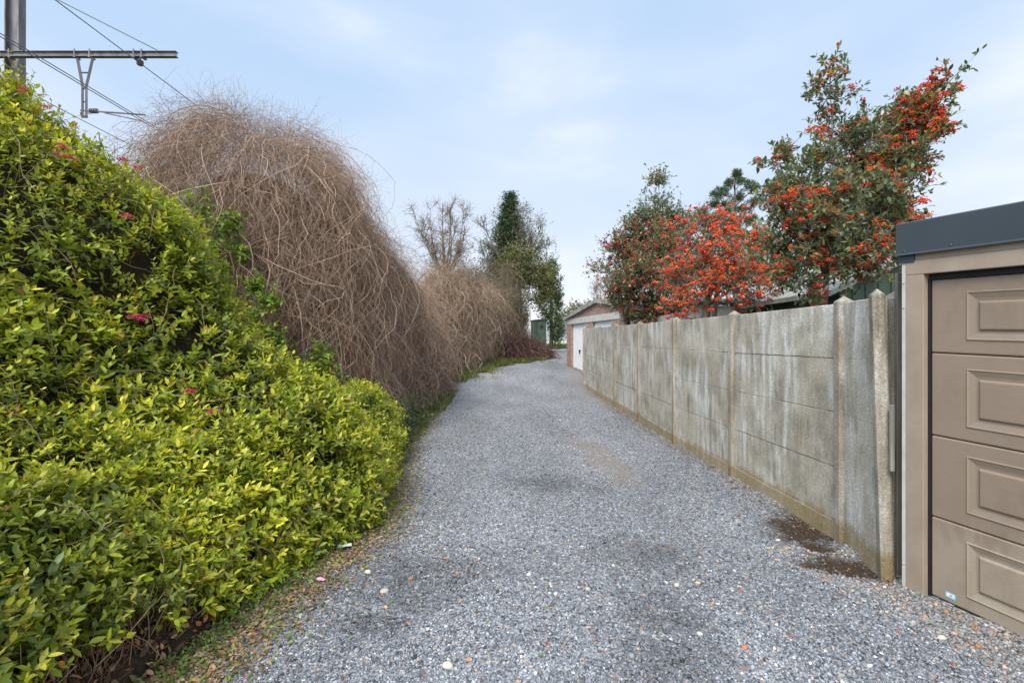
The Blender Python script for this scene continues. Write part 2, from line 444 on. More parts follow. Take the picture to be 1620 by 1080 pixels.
def m_damp(x, y):
    r = 0
    for px, py, a, b_, ro in DAMP:
        cx, cy = ground_pt(px, py); r = np.maximum(r, ell(x, y, cx, cy, a, b_, ro, .7))
    return r
def m_pebble(x, y):                                   # rounder mixed pebbles in front of the garage door
    d = (x - (2.76 + (3.28 - y) * .32))
    foot = np.clip(.62 - (2.86 - .0165 * (y - 4.25) - x) / .38 + .35 * fbm(np.stack([x, y, x*0], -1), 1.8, 19), 0, .7) * (y > 5.2)
    return np.maximum(foot, 0) + np.clip(1.1 + d * 1.9 + .35 * fbm(np.stack([x, y, x*0], -1), 2.5, 9), 0, 1) * (y < 4.1)
# lane edges (x as a function of y)
LY = [-3, 2.46, 3.16, 3.58, 4.42, 5.5, 7.0, 9.0, 12, 15, 19, 20.8, 23, 24.5, 25.5, 29.3, 34, 40, 50, 70]
LXl = [-1.85, -1.63, -1.52, -1.45, -1.22, -1.28, -1.62, -1.82, -1.88, -2.0, -2.1, -1.4, -1.0, .1, 1.1, 2.3, 3.0, 4.2, 7, 12]
RY = [-3, 18, 18.6, 20.5, 24, 29, 34, 40, 50, 70]
RXr = [4.5, 2.9, 2.9, 3.4, 2.9, 3.3, 4.6, 7.5, 11.5, 18]
def lane_l(y): return np.interp(y, LY, LXl)
def lane_r(y): return np.interp(y, RY, RXr)

def track_mat():
    m, t, b, o = mat('grey_crushed_gravel')
    gc = N(t, 'ShaderNodeNewGeometry').outputs['Position']
    v = N(t, 'ShaderNodeTexVoronoi', ins={'Scale': 62.0}); L(t, gc, v.inputs['Vector'])
    v2 = N(t, 'ShaderNodeTexVoronoi', ins={'Scale': 21.0}); L(t, gc, v2.inputs['Vector'])
    s1 = N(t, 'ShaderNodeSeparateColor'); L(t, v.outputs['Color'], s1.inputs[0])
    s2 = N(t, 'ShaderNodeSeparateColor'); L(t, v2.outputs['Color'], s2.inputs[0])
    c = rmp(t, s1.outputs[0], [(0, (.07, .072, .08)), (.35, (.145, .15, .162)), (.75, (.255, .262, .278)), (.95, (.43, .435, .44)), (.985, (.48, .36, .24))])
    c = mixc(t, .5, c, rmp(t, s2.outputs[1], [(0, (.75,.75,.75)), (1, (1.25,1.25,1.25))]), 'MULTIPLY')
    big = noise(t, .55, 4, .55, vec=gc, sc3=(1.6, .6, 1))
    c = mixc(t, .8, c, rmp(t, big, [(.32, (.74,.73,.72)), (.5, (.98,.98,.98)), (.68, (1.22,1.22,1.22))]), 'MULTIPLY')
    a = N(t, 'ShaderNodeAttribute', attribute_name='Col'); sa = N(t, 'ShaderNodeSeparateColor'); L(t, a.outputs['Color'], sa.inputs[0])
    fine = noise(t, 40, 5, .7, vec=gc)
    c = mixc(t, sa.outputs[0], c, rmp(t, fine, [(.3, (.022, .014, .009)), (.7, (.085, .058, .04))]))
    c = mixc(t, sa.outputs[1], c, rmp(t, fine, [(.3, (.15, .125, .108)), (.7, (.25, .215, .185))]))
    dk = mixc(t, .5, c, (.045, .045, .045)); c = mixc(t, sa.outputs[2], c, dk)
    c = mixc(t, 1.0, c, (.97, .945, .90), 'MULTIPLY')
    L(t, c, b.inputs['Base Color']); b.inputs['Roughness'].default_value = .95; b.inputs['Specular IOR Level'].default_value = .1
    bump(t, b, v.outputs['Distance'], -.9, .012)
    return m
M_track = track_mat()
def ground_mat():
    m, t, b, o = mat('soil_and_short_grass')
    gc = N(t, 'ShaderNodeNewGeometry').outputs['Position']
    n1 = noise(t, .5, 5, .6, vec=gc); n2 = noise(t, 18, 6, .65, vec=gc)
    g = rmp(t, n2, [(.3, (.04, .065, .015)), (.7, (.12, .16, .04))]); s = rmp(t, n2, [(.3, (.035, .025, .016)), (.7, (.14, .10, .07))])
    sp = N(t, 'ShaderNodeSeparateXYZ'); L(t, gc, sp.inputs[0])
    far = rmp(t, sp.outputs[1], [(0, (0,0,0)), (1, (1,1,1))])
    mr = N(t, 'ShaderNodeMapRange'); mr.inputs[1].default_value = 10; mr.inputs[2].default_value = 20; L(t, sp.outputs[1], mr.inputs[0])
    ad = N(t, 'ShaderNodeMath', operation='MULTIPLY_ADD'); L(t, n1, ad.inputs[0]); ad.inputs[1].default_value = .9; L(t, mr.outputs[0], ad.inputs[2])
    L(t, mixc(t, rmp(t, ad.outputs[0], [(.45, (0,0,0)), (.75, (1,1,1))]), s, g), b.inputs['Base Color'])
    b.inputs['Roughness'].default_value = .95; b.inputs['Specular IOR Level'].default_value = .1
    bump(t, b, n2, .6, .03)
    return m
M_ground = ground_mat()

# ------------------------------------------------------------------ ground and lane
def grid_mesh(name, xs, ys, zf, m, colf=None, mask=None):
    X, Y = np.meshgrid(xs, ys); Z = zf(X, Y)
    V = np.stack([X, Y, Z], -1).reshape(-1, 3)
    ny, nx = X.shape; idx = np.arange(nx * ny).reshape(ny, nx)
    Fq = np.stack([idx[:-1, :-1], idx[:-1, 1:], idx[1:, 1:], idx[1:, :-1]], -1).reshape(-1, 4)
    return mesh_np(name, V, Fq, m, col=colf(V) if colf else None, smooth=True)
xs = np.unique(np.concatenate([-np.geomspace(8, 900, 22), np.linspace(-8, 8, 40), np.geomspace(8, 900, 22)]))
ys = np.unique(np.concatenate([np.linspace(-30, 60, 80), np.geomspace(60, 1200, 20)]))
tag(grid_mesh('ground', xs, ys, lambda x, y: terr(x, y) - .06, M_ground), kind='structure')
def lanez(x, y):
    P = np.stack([x, y, x * 0], -1)
    e = m_earth(x, y)
    near = np.clip((14 - y) / 6, 0, 1)
    crown = -.02 * ((x - .6) / 2.2)**2 * near
    return terr(x, y) + .008 + (vnoise(P, 1.3, 3) * .012 + vnoise(P, 4.5, 4) * .004) * near + crown * .5 - e * .035
def lane():
    ys = np.concatenate([np.arange(-3, 1.9, .4), np.arange(1.9, 7, .035), np.arange(7, 14, .09), np.arange(14, 70, .5)])
    u = np.linspace(0, 1, 130)
    Y = np.repeat(ys[:, None], len(u), 1)
    wob = fbm(np.stack([ys * 0, ys, ys * 0], -1), 1.6, 2) * .10
    X = (lane_l(ys) - .75)[:, None] * (1 - u) + lane_r(ys)[:, None] * u
    Z = lanez(X, Y)
    V = np.stack([X, Y, Z], -1).reshape(-1, 3)
    ny, nx = X.shape; idx = np.arange(nx * ny).reshape(ny, nx)
    Fq = np.stack([idx[:-1, :-1], idx[:-1, 1:], idx[1:, 1:], idx[1:, :-1]], -1).reshape(-1, 4)
    wb = np.repeat(wob, nx); hl = np.clip((lane_l(V[:, 1]) + wb + .16 * fbm(V, 7, 12, 3) - .02 - V[:, 0]) / .12, 0, 1)
    c = np.stack([np.maximum(m_earth(V[:, 0], V[:, 1]), hl), np.maximum(m_dust(V[:, 0], V[:, 1]) * .85, ell(V[:, 0], V[:, 1], 2.75, 17.2, .5, 3.2, 0, .6) * .75), m_damp(V[:, 0], V[:, 1]) * .6], -1)
    tag(mesh_np('gravel_lane', V, Fq, M_track, col=c, smooth=True), kind='structure')
lane()

def gravel():
    n = 150000
    D = 2.15 * (13 / 2.15) ** (rng.random(n) ** 1.25)
    xl = lane_l(D) - .25; xr = np.minimum(lane_r(D), 2.83)
    xr = np.where(D < 3.4, 2.76 + (3.28 - D) * .32, xr)
    X = xl + rng.random(n) * (xr - xl)
    vis = np.abs(X / D) < 1.1
    X, D = X[vis], D[vis]
    e, du = m_earth(X, D), m_dust(X, D)
    keep = (rng.random(len(X)) > np.maximum(e * .88, du * .8)) & (rng.random(len(X)) < np.clip((13 - D) / 4.5, 0, 1))
    # thin out towards the ragged left edge
    edge = X - lane_l(D) - .12 * fbm(np.stack([X*0, D, D*0], -1), 1.6, 2)
    keep &= rng.random(len(X)) < np.clip((edge + .25) / .3, 0, 1)
    X, D, e = X[keep], D[keep], e[keep]; n = len(X)
    pb = m_pebble(X, D)
    sz = rng.lognormal(math.log(.0062), .32, n) * (1 + np.clip(D - 5, 0, 8) * .05)
    sz = np.where(rng.random(n) < .012, sz * 1.8, sz) * (1 + .55 * pb)
    sz = np.minimum(sz, .022)
    Z = lanez(X, D) + sz * .25
    V0 = OCT[0]
    B = randB(n)
    S = rng.uniform(.65, 1.35, (n, 1, 3))
    loc = V0[None] * S * rng.uniform(.75, 1.25, (n, 6, 1))
    W = np.einsum('nij,nkj->nki', B, loc) * sz[:, None, None]
    W[:, :, 2] *= .75
    W += np.stack([X, D, Z], -1)[:, None, :]
    Fc = (OCT[1][None] + (np.arange(n) * 6)[:, None, None]).reshape(-1, 3)
    g = np.clip(rng.normal(.205, .085, n), .045, .52)
    c = g[:, None] * np.array([.97, 1.0, 1.055]) * np.ones((n, 3))
    r = rng.random(n); beige = r < .018 + .24 * pb; red = (r > .994 - .006 * pb)
    c[beige] = np.array([.48, .38, .27]) * rng.uniform(.6, 1.3, (beige.sum(), 1)) * np.array([1, rng.uniform(.9, 1), .95])
    ora = beige & (rng.random(n) < .22); c[ora] = np.array([.50, .26, .12]) * rng.uniform(.7, 1.1, (ora.sum(), 1))
    c[red] = np.array([.32, .11, .06])
    wht = (r > .965) & (r < .985); c[wht] = .6
    c = np.where((pb > .3)[:, None] & ~beige[:, None], c * .9 + np.array([.07, .06, .04]), c)
    c = c * (1 - .45 * e[:, None]) * (1 - .42 * m_damp(X, D)[:, None])
    big = fbm(np.stack([X * 1.6, D * .6, X * 0], -1), .9, 6); band = np.exp(-((X + .15) / .42)**2) + np.exp(-((X - 1.45 + .04 * (D - 4)) / .38)**2)
    c = c * (1 + .20 * big[:, None]) * (.90 + .26 * band[:, None] * (1 + .6 * fbm(np.stack([X*2, D*.8, X*0], -1), 1, 14))[:, None])
    tag(mesh_np('gravel', W.reshape(-1, 3), Fc, M_stone, col=rep(c, 6)), 'loose grey crushed stone chippings covering the lane', 'gravel', kind='stuff')
gravel()

# ------------------------------------------------------------------ larger loose stones and scraps, one by one
def stone_thing(px, py, size, colr, label, name='stone', flat=.55, seed=0, cat='stone', group='larger stones lying loose on the gravel'):
    x, y = ground_pt(px, py)
    r2 = np.random.default_rng(seed)
    V, Fc = ICO
    # subdivide once
    edges = {}; V2 = list(map(tuple, V)); F2 = []
    def mid(a, b):
        k = (min(a, b), max(a, b))
        if k not in edges:
            p = np.array(V2[a]) + np.array(V2[b]); p /= np.linalg.norm(p); V2.append(tuple(p)); edges[k] = len(V2) - 1
        return edges[k]
    for a, b, c in Fc:
        ab, bc, ca = mid(a, b), mid(b, c), mid(c, a); F2 += [(a, ab, ca), (b, bc, ab), (c, ca, bc), (ab, bc, ca)]
    V = np.array(V2); V = V * (1 + .22 * vnoise(V, 1.4, seed + 3)[:, None]) * (size * np.array([1, r2.uniform(.6, .85), flat]) * .5)
    a = r2.uniform(0, 6.3); c, s = math.cos(a), math.sin(a); V = V @ np.array([[c, s, 0], [-s, c, 0], [0, 0, 1]])
    z = float(lanez(np.array(x), np.array(y))) + size * flat * .22
    col = np.ones((len(V), 3)) * np.array(colr) * (1 + .15 * vnoise(V, 60, seed)[:, None])
    o = mesh_np(name, V, np.array(F2), M_stone, col=col, smooth=False); o.location = (x, y, z)
    tag(o, label, cat, group)
st = [(708, 1057, .065, (.55, .48, .36), 'flat cream stone at the bottom edge of the gravel lane'),
      (1178, 937 + 88, .045, (.42, .16, .07), 'reddish brown stone lying beside a smaller tan pebble on the gravel'),
      (1172, 933, .034, (.45, .14, .05), 'bright rust-red stone alone on the gravel left of the dark earth holes'),
      (1071, 926, .045, (.55, .44, .32), 'pale pinkish stone in the short row across mid lane'),
      (1104, 923, .040, (.56, .40, .22), 'yellowish stone at the right end of the short row across mid lane'),
      (1053, 922, .032, (.62, .62, .60), 'white flat pebble at the left end of the short row across mid lane'),
      (970, 898, .034, (.55, .50, .40), 'cream round pebble on the gravel behind the short row of stones'),
      (930, 934, .045, (.42, .38, .30), 'dull tan stone on the gravel left of the short row'),
      (1107, 1004, .040, (.46, .45, .40), 'light grey stone on the gravel between the dark damp patches and the rusty stone'),
      (1231, 852, .045, (.55, .50, .45), 'pale stone at the left rim of the farther dark earth patch'),
      (582, 905, .06, (.52, .46, .36), 'broad cream stone flush with the gravel close to the hedge'),
      (608, 935, .06, (.40, .36, .30), 'dusty beige stone pressed into the gravel left of a red brick chip'),
      (650, 915, .045, (.33, .13, .07), 'red brick chip near the hedge side of the lane'),
      (742, 1046, .035, (.50, .20, .07), 'orange brick chip right of the flat cream stone'),
      (610, 960, .04, (.50, .32, .19), 'small orange-tan stone below the broad cream stone'),
      (1490, 1010, .05, (.52, .46, .36), 'fist-sized cream cobble among pebbles before the beige door')]
for i, (px, py, sz, c, lb) in enumerate(st):
    stone_thing(px, py, sz, c, lb, seed=20 + i)
def scrap(px, py, sz, colr, label, seed, dx=0):
    r2 = np.random.default_rng(seed); x, y = ground_pt(px, py); x += dx
    u = np.linspace(-.5, .5, 6); X, Y = np.meshgrid(u, u * .5)
    Z = .16 * vnoise(np.stack([X, Y, X*0], -1), 5, seed) + .17
    top = np.stack([X, Y, Z], -1).reshape(-1, 3) * sz; bot = top - np.array([0, 0, .0025])
    idx = np.arange(36).reshape(6, 6); q = np.stack([idx[:-1, :-1], idx[:-1, 1:], idx[1:, 1:], idx[1:, :-1]], -1).reshape(-1, 4)
    o = mesh_np('litter', np.concatenate([top, bot]), np.concatenate([q, q[:, ::-1] + 36]), M_stone, col=np.ones((72, 3)) * np.array(colr), smooth=True)
    o.location = (x, y, .012); o.rotation_euler = (0, 0, r2.uniform(-.6, .6)); tag(o, label, 'litter')
scrap(397, 905, .09, (.55, .62, .66), 'crumpled pale blue plastic scrap at the foot of the leafy hedge', 3)
scrap(545, 868, .11, (.50, .50, .48), 'torn whitish plastic strip where hedge litter meets the gravel', 5)
scrap(478, 893, .045, (.70, .68, .70), 'small white paper scrap between the blue plastic and the torn strip', 8)
scrap(508, 920, .06, (.62, .30, .36), 'pinkish wrapper scrap on the gravel edge by the hedge', 11)

# ------------------------------------------------------------------ concrete fence
def fence():
    fr = root('concrete_fence', (2.8, 6.2, 0), 'weathered grey concrete panel fence with pointed posts along the right of the lane', 'fence')
    D = [17.8, 15.1, 12.7, 10.45, 8.2, 6.22, 4.24, 3.58]
    px = [925, 947.5, 975, 1013, 1070, 1162, 1335, 1402]
    P = [((p - 810) / F * d, d) for p, d in zip(px, D)]
    tops = [2.16, 2.13, 2.10, 2.07, 2.05, 2.03, 2.03, 2.03]
    for i, ((x, y), zt) in enumerate(zip(P, tops)):
        j = min(i + 1, len(P) - 1); k = max(i - 1, 0)
        a = math.atan2(P[j][1] - P[k][1], P[j][0] - P[k][0])
        M = Matrix.Translation((x, y, 0)) @ Matrix.Rotation(a, 4, 'Z')
        if i == 7: M = M @ Matrix.Rotation(R(-1.0), 4, 'Y') @ Matrix.Rotation(R(1.2), 4, 'X')
        w_, d_ = (.055, .065) if i < 7 else (.036, .045)
        z0 = float(terr1(x, y)) - .25; z1 = zt + .012
        mb = MB()
        # shaft with chamfered front arrises, then the low pyramid cap
        sec = [(-w_, -d_ * .6), (-w_*.7, -d_), (w_*.7, -d_), (w_, -d_ * .6), (w_, d_*.6), (w_*.7, d_), (-w_*.7, d_), (-w_, d_*.6)]
        Vb = [tuple(M @ Vector((sx, sy, z0))) for sx, sy in sec]; Vt = [tuple(M @ Vector((sx, sy, z1))) for sx, sy in sec]
        ap = tuple(M @ Vector((0, 0, z1 + .050)))
        n = 8
        mb.add(Vb + Vt + [ap], [tuple(range(n))[::-1]] + [(q, (q+1) % n, (q+1) % n + n, q + n) for q in range(n)] + [(q + n, (q+1) % n + n, 2*n) for q in range(n)])
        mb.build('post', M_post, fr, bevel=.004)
    # a second rough post standing just behind the end one
    x, y = (1414 - 810) / F * 3.70, 3.70
    w_ = .06; M = Matrix.Translation((x, y, 0)) @ Matrix.Rotation(R(6), 4, 'Z')
    V = [tuple(M @ Vector((sx * w_, sy * w_, z))) for z in (-.2, 2.02) for sx, sy in ((-1,-1),(1,-1),(1,1),(-1,1))] + [tuple(M @ Vector((0, 0, 2.075)))]
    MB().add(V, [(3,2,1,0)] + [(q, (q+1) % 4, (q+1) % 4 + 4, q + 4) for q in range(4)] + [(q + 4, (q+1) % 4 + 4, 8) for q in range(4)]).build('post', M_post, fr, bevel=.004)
    hs = [.13, .605, 1.08, 1.555]
    for i in range(len(P) - 1):
        (x0, y0), (x1, y1) = P[i], P[i+1]
        a = math.atan2(y1 - y0, x1 - x0); Ln = math.hypot(x1 - x0, y1 - y0)
        M = Matrix.Translation((x0, y0, 0)) @ Matrix.Rotation(a, 4, 'Z')
        zt0, zt1 = tops[i], tops[i+1]; lift = (zt0 + zt1) / 2 - 2.03; dl = (zt1 - zt0)
        edges = [-.3] + [h + lift for h in hs] + [2.03 + lift]
        for k in range(5):
            if i == 6 and k not in (0, 4): pass
            g = .004 if k else 0
            t_ = .022 + (0.004 if k == 0 else 0)
            jit = random.uniform(-.0035, .0035)
            z0, z1 = edges[k] + g, edges[k+1]
            if i == 6: z0, z1 = edges[k] + .0005, edges[k+1]
            xa, xb = .03, Ln - .03
            mb = MB()
            # slab whose long edges are slightly weathered
            nseg = max(4, int(Ln / .12)); ux = np.linspace(xa, xb, nseg + 1)
            V = []; 
            for q, u in enumerate(ux):
                s0 = dl * ((u / Ln) - .5); 
                e1 = random.uniform(-.004, .002); e0 = random.uniform(-.001, .002)
                for (yy, zz) in ((-t_ + jit, z0 + s0 + e0), (-t_ + jit, z1 + s0 + e1 - .004), (-t_ + .006 + jit, z1 + s0 + e1), (t_, z1 + s0 + e1), (t_, z0 + s0)):
                    V.append(tuple(M @ Vector((u, yy, zz))))
            Fs = []
            for q in range(nseg):
                b0 = q * 5
                for r_ in range(5): Fs.append((b0 + r_, b0 + (r_+1) % 5, b0 + 5 + (r_+1) % 5, b0 + 5 + r_))
            Fs.append(tuple(range(5))); Fs.append(tuple(nseg * 5 + r_ for r_ in range(4, -1, -1)))
            mb.add(V, Fs).build('base_slab' if k == 0 else 'panel', M_conc, fr)
    return P
FP = fence()
# timber jammed between the fence end and the garage
mb = MB(); p = at(1424, 540, 3.62)
mb.box((p[0] - .035, 3.60, -.1), (p[0] + .0, 3.63, 2.2)); o = mb.build('timber_post', M_oldwood, bevel=.004)
tag(o, 'tall rough grey timber squeezed between the fence end and the garage corner', 'timber')
mb = MB(); a = at(1410, 640, 3.52); b = at(1413, 745, 3.52)
mb.box((a[0] - .014, 3.505, b[2]), (a[0] + .016, 3.525, a[2])); o = mb.build('plank_offcut', M_oldwood, bevel=.005)
tag(o, 'short grey plank offcut wedged beside the last concrete post', 'plank')

# ------------------------------------------------------------------ beige garage
def garage():
    O = (2.805, 3.29, 0.0)
    g = root('beige_garage', O, 'beige flat-roofed garage with panelled sectional door at the right edge', 'garage')
    ux = Vector((-.305, .952, 0)).normalized(); vx = Vector((-ux.y, ux.x, 0)); vx = Vector((-.952, -.305, 0)).normalized()
    tilt = .034
    M = Matrix(((ux.x, vx.x, 0, O[0]), (ux.y, vx.y, 0, O[1]), (tilt, 0, 1, 0), (0, 0, 0, 1)))
    W = 2.4
    # door: four sections with raised-and-fielded cassettes
    door = None
    zs = [0.012, .54, 1.08, 1.628, 2.115]
    for k in range(4):
        z0, z1 = zs[k], zs[k+1] - .006
        V = []; Fs = []
        def ring(u0, u1, a, b, v): 
            i = len(V); V.extend([(u0, v, a), (u1, v, a), (u1, v, b), (u0, v, b)]); return i
        # cassettes along the section
        cas = []; cw = .48; u = -.192
        while u - cw > -W + .02: cas.append((u - cw, u)); u -= cw + .115
        za, zb = z0 + .085, z1 - .088
        us = [-W] + [q for c in sorted(cas) for q in c] + [0.0]
        def quad(a, b, c, d): i = len(V); V.extend([a, b, c, d]); Fs.append((i, i+1, i+2, i+3))
        # border strips with a softly rounded top and bottom edge
        e = .008
        prof = [(z0, -.006), (z0 + e, 0), (za, 0)]
        for (pa, pb) in zip(prof[:-1], prof[1:]): quad((-W, pa[1], pa[0]), (0, pa[1], pa[0]), (0, pb[1], pb[0]), (-W, pb[1], pb[0]))
        prof = [(zb, 0), (z1 - e, 0), (z1, -.006)]
        for (pa, pb) in zip(prof[:-1], prof[1:]): quad((-W, pa[1], pa[0]), (0, pa[1], pa[0]), (0, pb[1], pb[0]), (-W, pb[1], pb[0]))
        for i in range(0, len(us) - 1, 2): quad((us[i], 0, za), (us[i+1], 0, za), (us[i+1], 0, zb), (us[i], 0, zb))
        for (c0, c1) in cas:
            rings = [(0, 0), (.006, .007), (.014, .002), (.045, -.007), (.062, -.009), (.072, .004), (.078, .005)]
            for (i0, h0), (i1, h1) in zip(rings[:-1], rings[1:]):
                A = [(c0 + i0, h0, za + i0), (c1 - i0, h0, za + i0), (c1 - i0, h0, zb - i0), (c0 + i0, h0, zb - i0)]
                B = [(c0 + i1, h1, za + i1), (c1 - i1, h1, za + i1), (c1 - i1, h1, zb - i1), (c0 + i1, h1, zb - i1)]
                for q in range(4): quad(A[q], A[(q+1) % 4], B[(q+1) % 4], B[q])
            i1, h1 = rings[-1]; quad((c0 + i1, h1, za + i1), (c1 - i1, h1, za + i1), (c1 - i1, h1, zb - i1), (c0 + i1, h1, zb - i1))
        # back and edges
        quad((-W, -.04, z0), (0, -.04, z0), (0, -.04, z1), (-W, -.04, z1)); quad((0, -.04, z0), (0, 0, z0 + e), (0, 0, z1 - e), (0, -.04, z1))
        quad((-W, -.006, z1), (0, -.006, z1), (0, -.04, z1), (-W, -.04, z1))
        V = [tuple(M @ Vector(p)) for p in V]
        mb = MB().add(V, Fs)
        # weld by building with doubles merged
        import bmesh
        o = mb.build('door_panel', M_beige, g)
        bm = bmesh.new(); bm.from_mesh(o.data); bmesh.ops.remove_doubles(bm, verts=bm.verts, dist=.0002); bmesh.ops.recalc_face_normals(bm, faces=bm.faces); bm.to_mesh(o.data); bm.free()
        if k == 0: low = o
    # maker's sticker on the lowest section, pale blue with a white field and small dark marks
    def stick(u0, u1, a, b, v, mt, nm, par):
        o = MB().box((u0, v, a), (u1, v + .0008, b), M).build(nm, mt, par); return o
    blue, t_, b_, _ = mat('sticker_blue'); b_.inputs['Base Color'].default_value = (.20, .48, .58, 1)
    wh, t_, b_, _ = mat('sticker_white'); b_.inputs['Base Color'].default_value = (.72, .75, .76, 1)
    rd, t_, b_, _ = mat('sticker_red'); b_.inputs['Base Color'].default_value = (.55, .25, .22, 1)
    low['_o'] = O
    s = stick(-.135, -.077, .043, .080, .001, blue, 'sticker', low); s['_o'] = O
    # the white field and marks are proud of the blue, joined into the sticker mesh by materials
    stick(-.128, -.084, .052, .073, .0019, wh, 'sticker_field', s).parent = low
    stick(-.118, -.102, .058, .068, .0028, rd, 'sticker_mark', low)
    # black seal in the reveal
    MB().box((.004, -.03, .0), (.020, .012, 2.12), M).build('side_seal', M_black, g)
    MB().box((-W, -.03, 2.112), (.0035, .012, 2.145), M).build('top_seal', M_black, g)
    MB().box((-W, -.035, -.004), (-.13, .010, .0115), M).build('bottom_seal', M_black, g)
    # frame: jamb, lintel, strips
    MB().box((.0205, -.05, -.25), (.132, .055, 2.149), M).build('jamb', M_trim, g, bevel=.004)
    MB().box((-W - .13, -.05, -.25), (-W - .02, .055, 2.149), M).build('jamb', M_trim, g, bevel=.004)
    MB().box((-W - .13, -.05, 2.150), (.132, .055, 2.245), M).build('lintel', M_trim, g, bevel=.004)
    MB().box((-W - .13, -.05, 2.246), (.132, .048, 2.33), M).build('upper_board', M_trim, g, bevel=.003)
    MB().box((.1325, -.06, -.25), (.158, .052, 2.235), M).build('corner_strip', M_galv, g, bevel=.002)
    # screw heads in the strip
    for z in (.16, 2.10, 1.93):
        c = M @ Vector((.146, .053, z)); MB().tube([c, c + vx * .005], [.0065, .004], 10).build('screw', M_galv, g, smooth=True)
    # roof edge sheet with a lip and lower corner piece
    MB().prism([(-.062, 2.295), (.075, 2.295), (.080, 2.285), (.086, 2.285), (.082, 2.300), (.078, 2.505), (.070, 2.512), (-.062, 2.512)], 0, 1,
               M @ Matrix(((0, W + .3, 0, -W - .12), (1, 0, 0, 0), (0, 0, 1, 0), (0, 0, 0, 1)))).build('fascia', M_slate, g, bevel=.003)
    MB().box((.075, -.06, 2.236), (.176, .062, 2.2945), M).build('fascia_corner', M_slate, g, bevel=.002)
    for u in (.125, -.155, -.6, -1.1, -1.6, -2.1):
        c = M @ Vector((u, .078, 2.315)); MB().tube([c, c + vx * .005, c + vx * .008], [.008, .007, .002], 10).build('rivet', M_slate, g, smooth=True)
    # body
    MB().box((.08, -5.0, -.3), (.14, -.062, 2.29), M).build('side_wall', M_trim, g)
    MB().box((-W - .13, -5.0, -.3), (-W - .07, -.062, 2.29), M).build('side_wall', M_trim, g)
    MB().box((-W - .13, -5.06, -.3), (.14, -5.0005, 2.29), M).build('back_wall', M_trim, g)
    MB().box((-W - .15, -5.1, 2.335), (.17, -.063, 2.47), M).build('roof', M_slate, g)
    # worn concrete threshold
    thr = mottled('worn_threshold', (.22, .165, .10), (.40, .32, .22), 9, .95, .8, .01, c3=(.16, .13, .09))
    MB().box((-W - .1, -.3, -.2), (.02, .075, -.005), M).build('threshold', thr, g, bevel=.01)
    # little grey drip pipe on the roof
    c = M @ Vector((-.02, -.15, 2.47)); 
garage()

# ------------------------------------------------------------------ brick garages further up
def brick_garage():
    O = (2.757, 23.0, .52)
    g = root('brick_garage', O, 'red brick double garage with white doors and low gable beyond the fence end', 'garage')
    u = Vector((-.193, .981, 0)).normalized(); v = Vector((-u.y, u.x, 0)); v = Vector((-.981, -.193, 0)).normalized()   # v faces the lane
    M = Matrix(((u.x, v.x, 0, O[0]), (u.y, v.y, 0, O[1]), (0, 0, 1, 0), (0, 0, 0, 1)))
    # local u: + away; door one u -2.04..0, door two -4.8..-2.8
    zb = .38; t0 = zb; dt = 2.50
    def bx(a, b, nm, m_, **k): return MB().box(a, b, M).build(nm, m_, g, **k)
    bx((.0, -.3, -.2), (.66, 0, dt), 'pier', M_brick)
    bx((-2.80, -.3, -.2), (-2.04, 0, dt), 'pier', M_brick)
    bx((-5.5, -.3, -.2), (-4.8, 0, dt), 'pier', M_brick)
    for a, b in ((-2.03, -.01), (-4.79, -2.81)):
        d = bx((a, -.16, .30), (b, -.10, dt - .0), 'door', M_white, bevel=.01); d['_o'] = O
        mid = (a + b) / 2
        h = MB().tube([M @ Vector((mid, -.10, 1.28)), M @ Vector((mid, -.04, 1.28))], .05, 10).box((mid - .02, -.07, 1.15), (mid + .02, -.04, 1.30), M).build('handle', M_black, d)
        for q in range(1, 7):
            uu = a + (b - a) * q / 7
            MB().box((uu - .006, -.099, .36), (uu + .006, -.095, dt - .08), M).build('rib', M_white, d)
    bx((-5.5, -.3, dt + .002), (.66, .02, dt + .26), 'lintel', M_beam, bevel=.01)
    # gable above the lintel
    pk = -3.4
    MB().prism([(-7.4, dt + .265), (.66, dt + .265), (.66, dt + .30), (pk, 3.22), (-7.4, dt + .30)], -.3, 0, M).build('gable_wall', M_brick, g)
    for (a, za, b, zb_) in ((.92, dt + .20, pk, 3.24), (-7.7, dt + .20, pk, 3.24)):
        MB().prism([(a, za), (b, zb_), (b, zb_ + .15), (a, za + .15)], -7.0, .12, M).build('roof_slope', M_asb, g)
    bx((.60, -6.9, -.2), (.66, -.31, dt + .25), 'side_wall', M_brick)
    bx((-7.4, -6.9, -.2), (-7.34, -.31, dt + .25), 'side_wall', M_brick)
brick_garage()

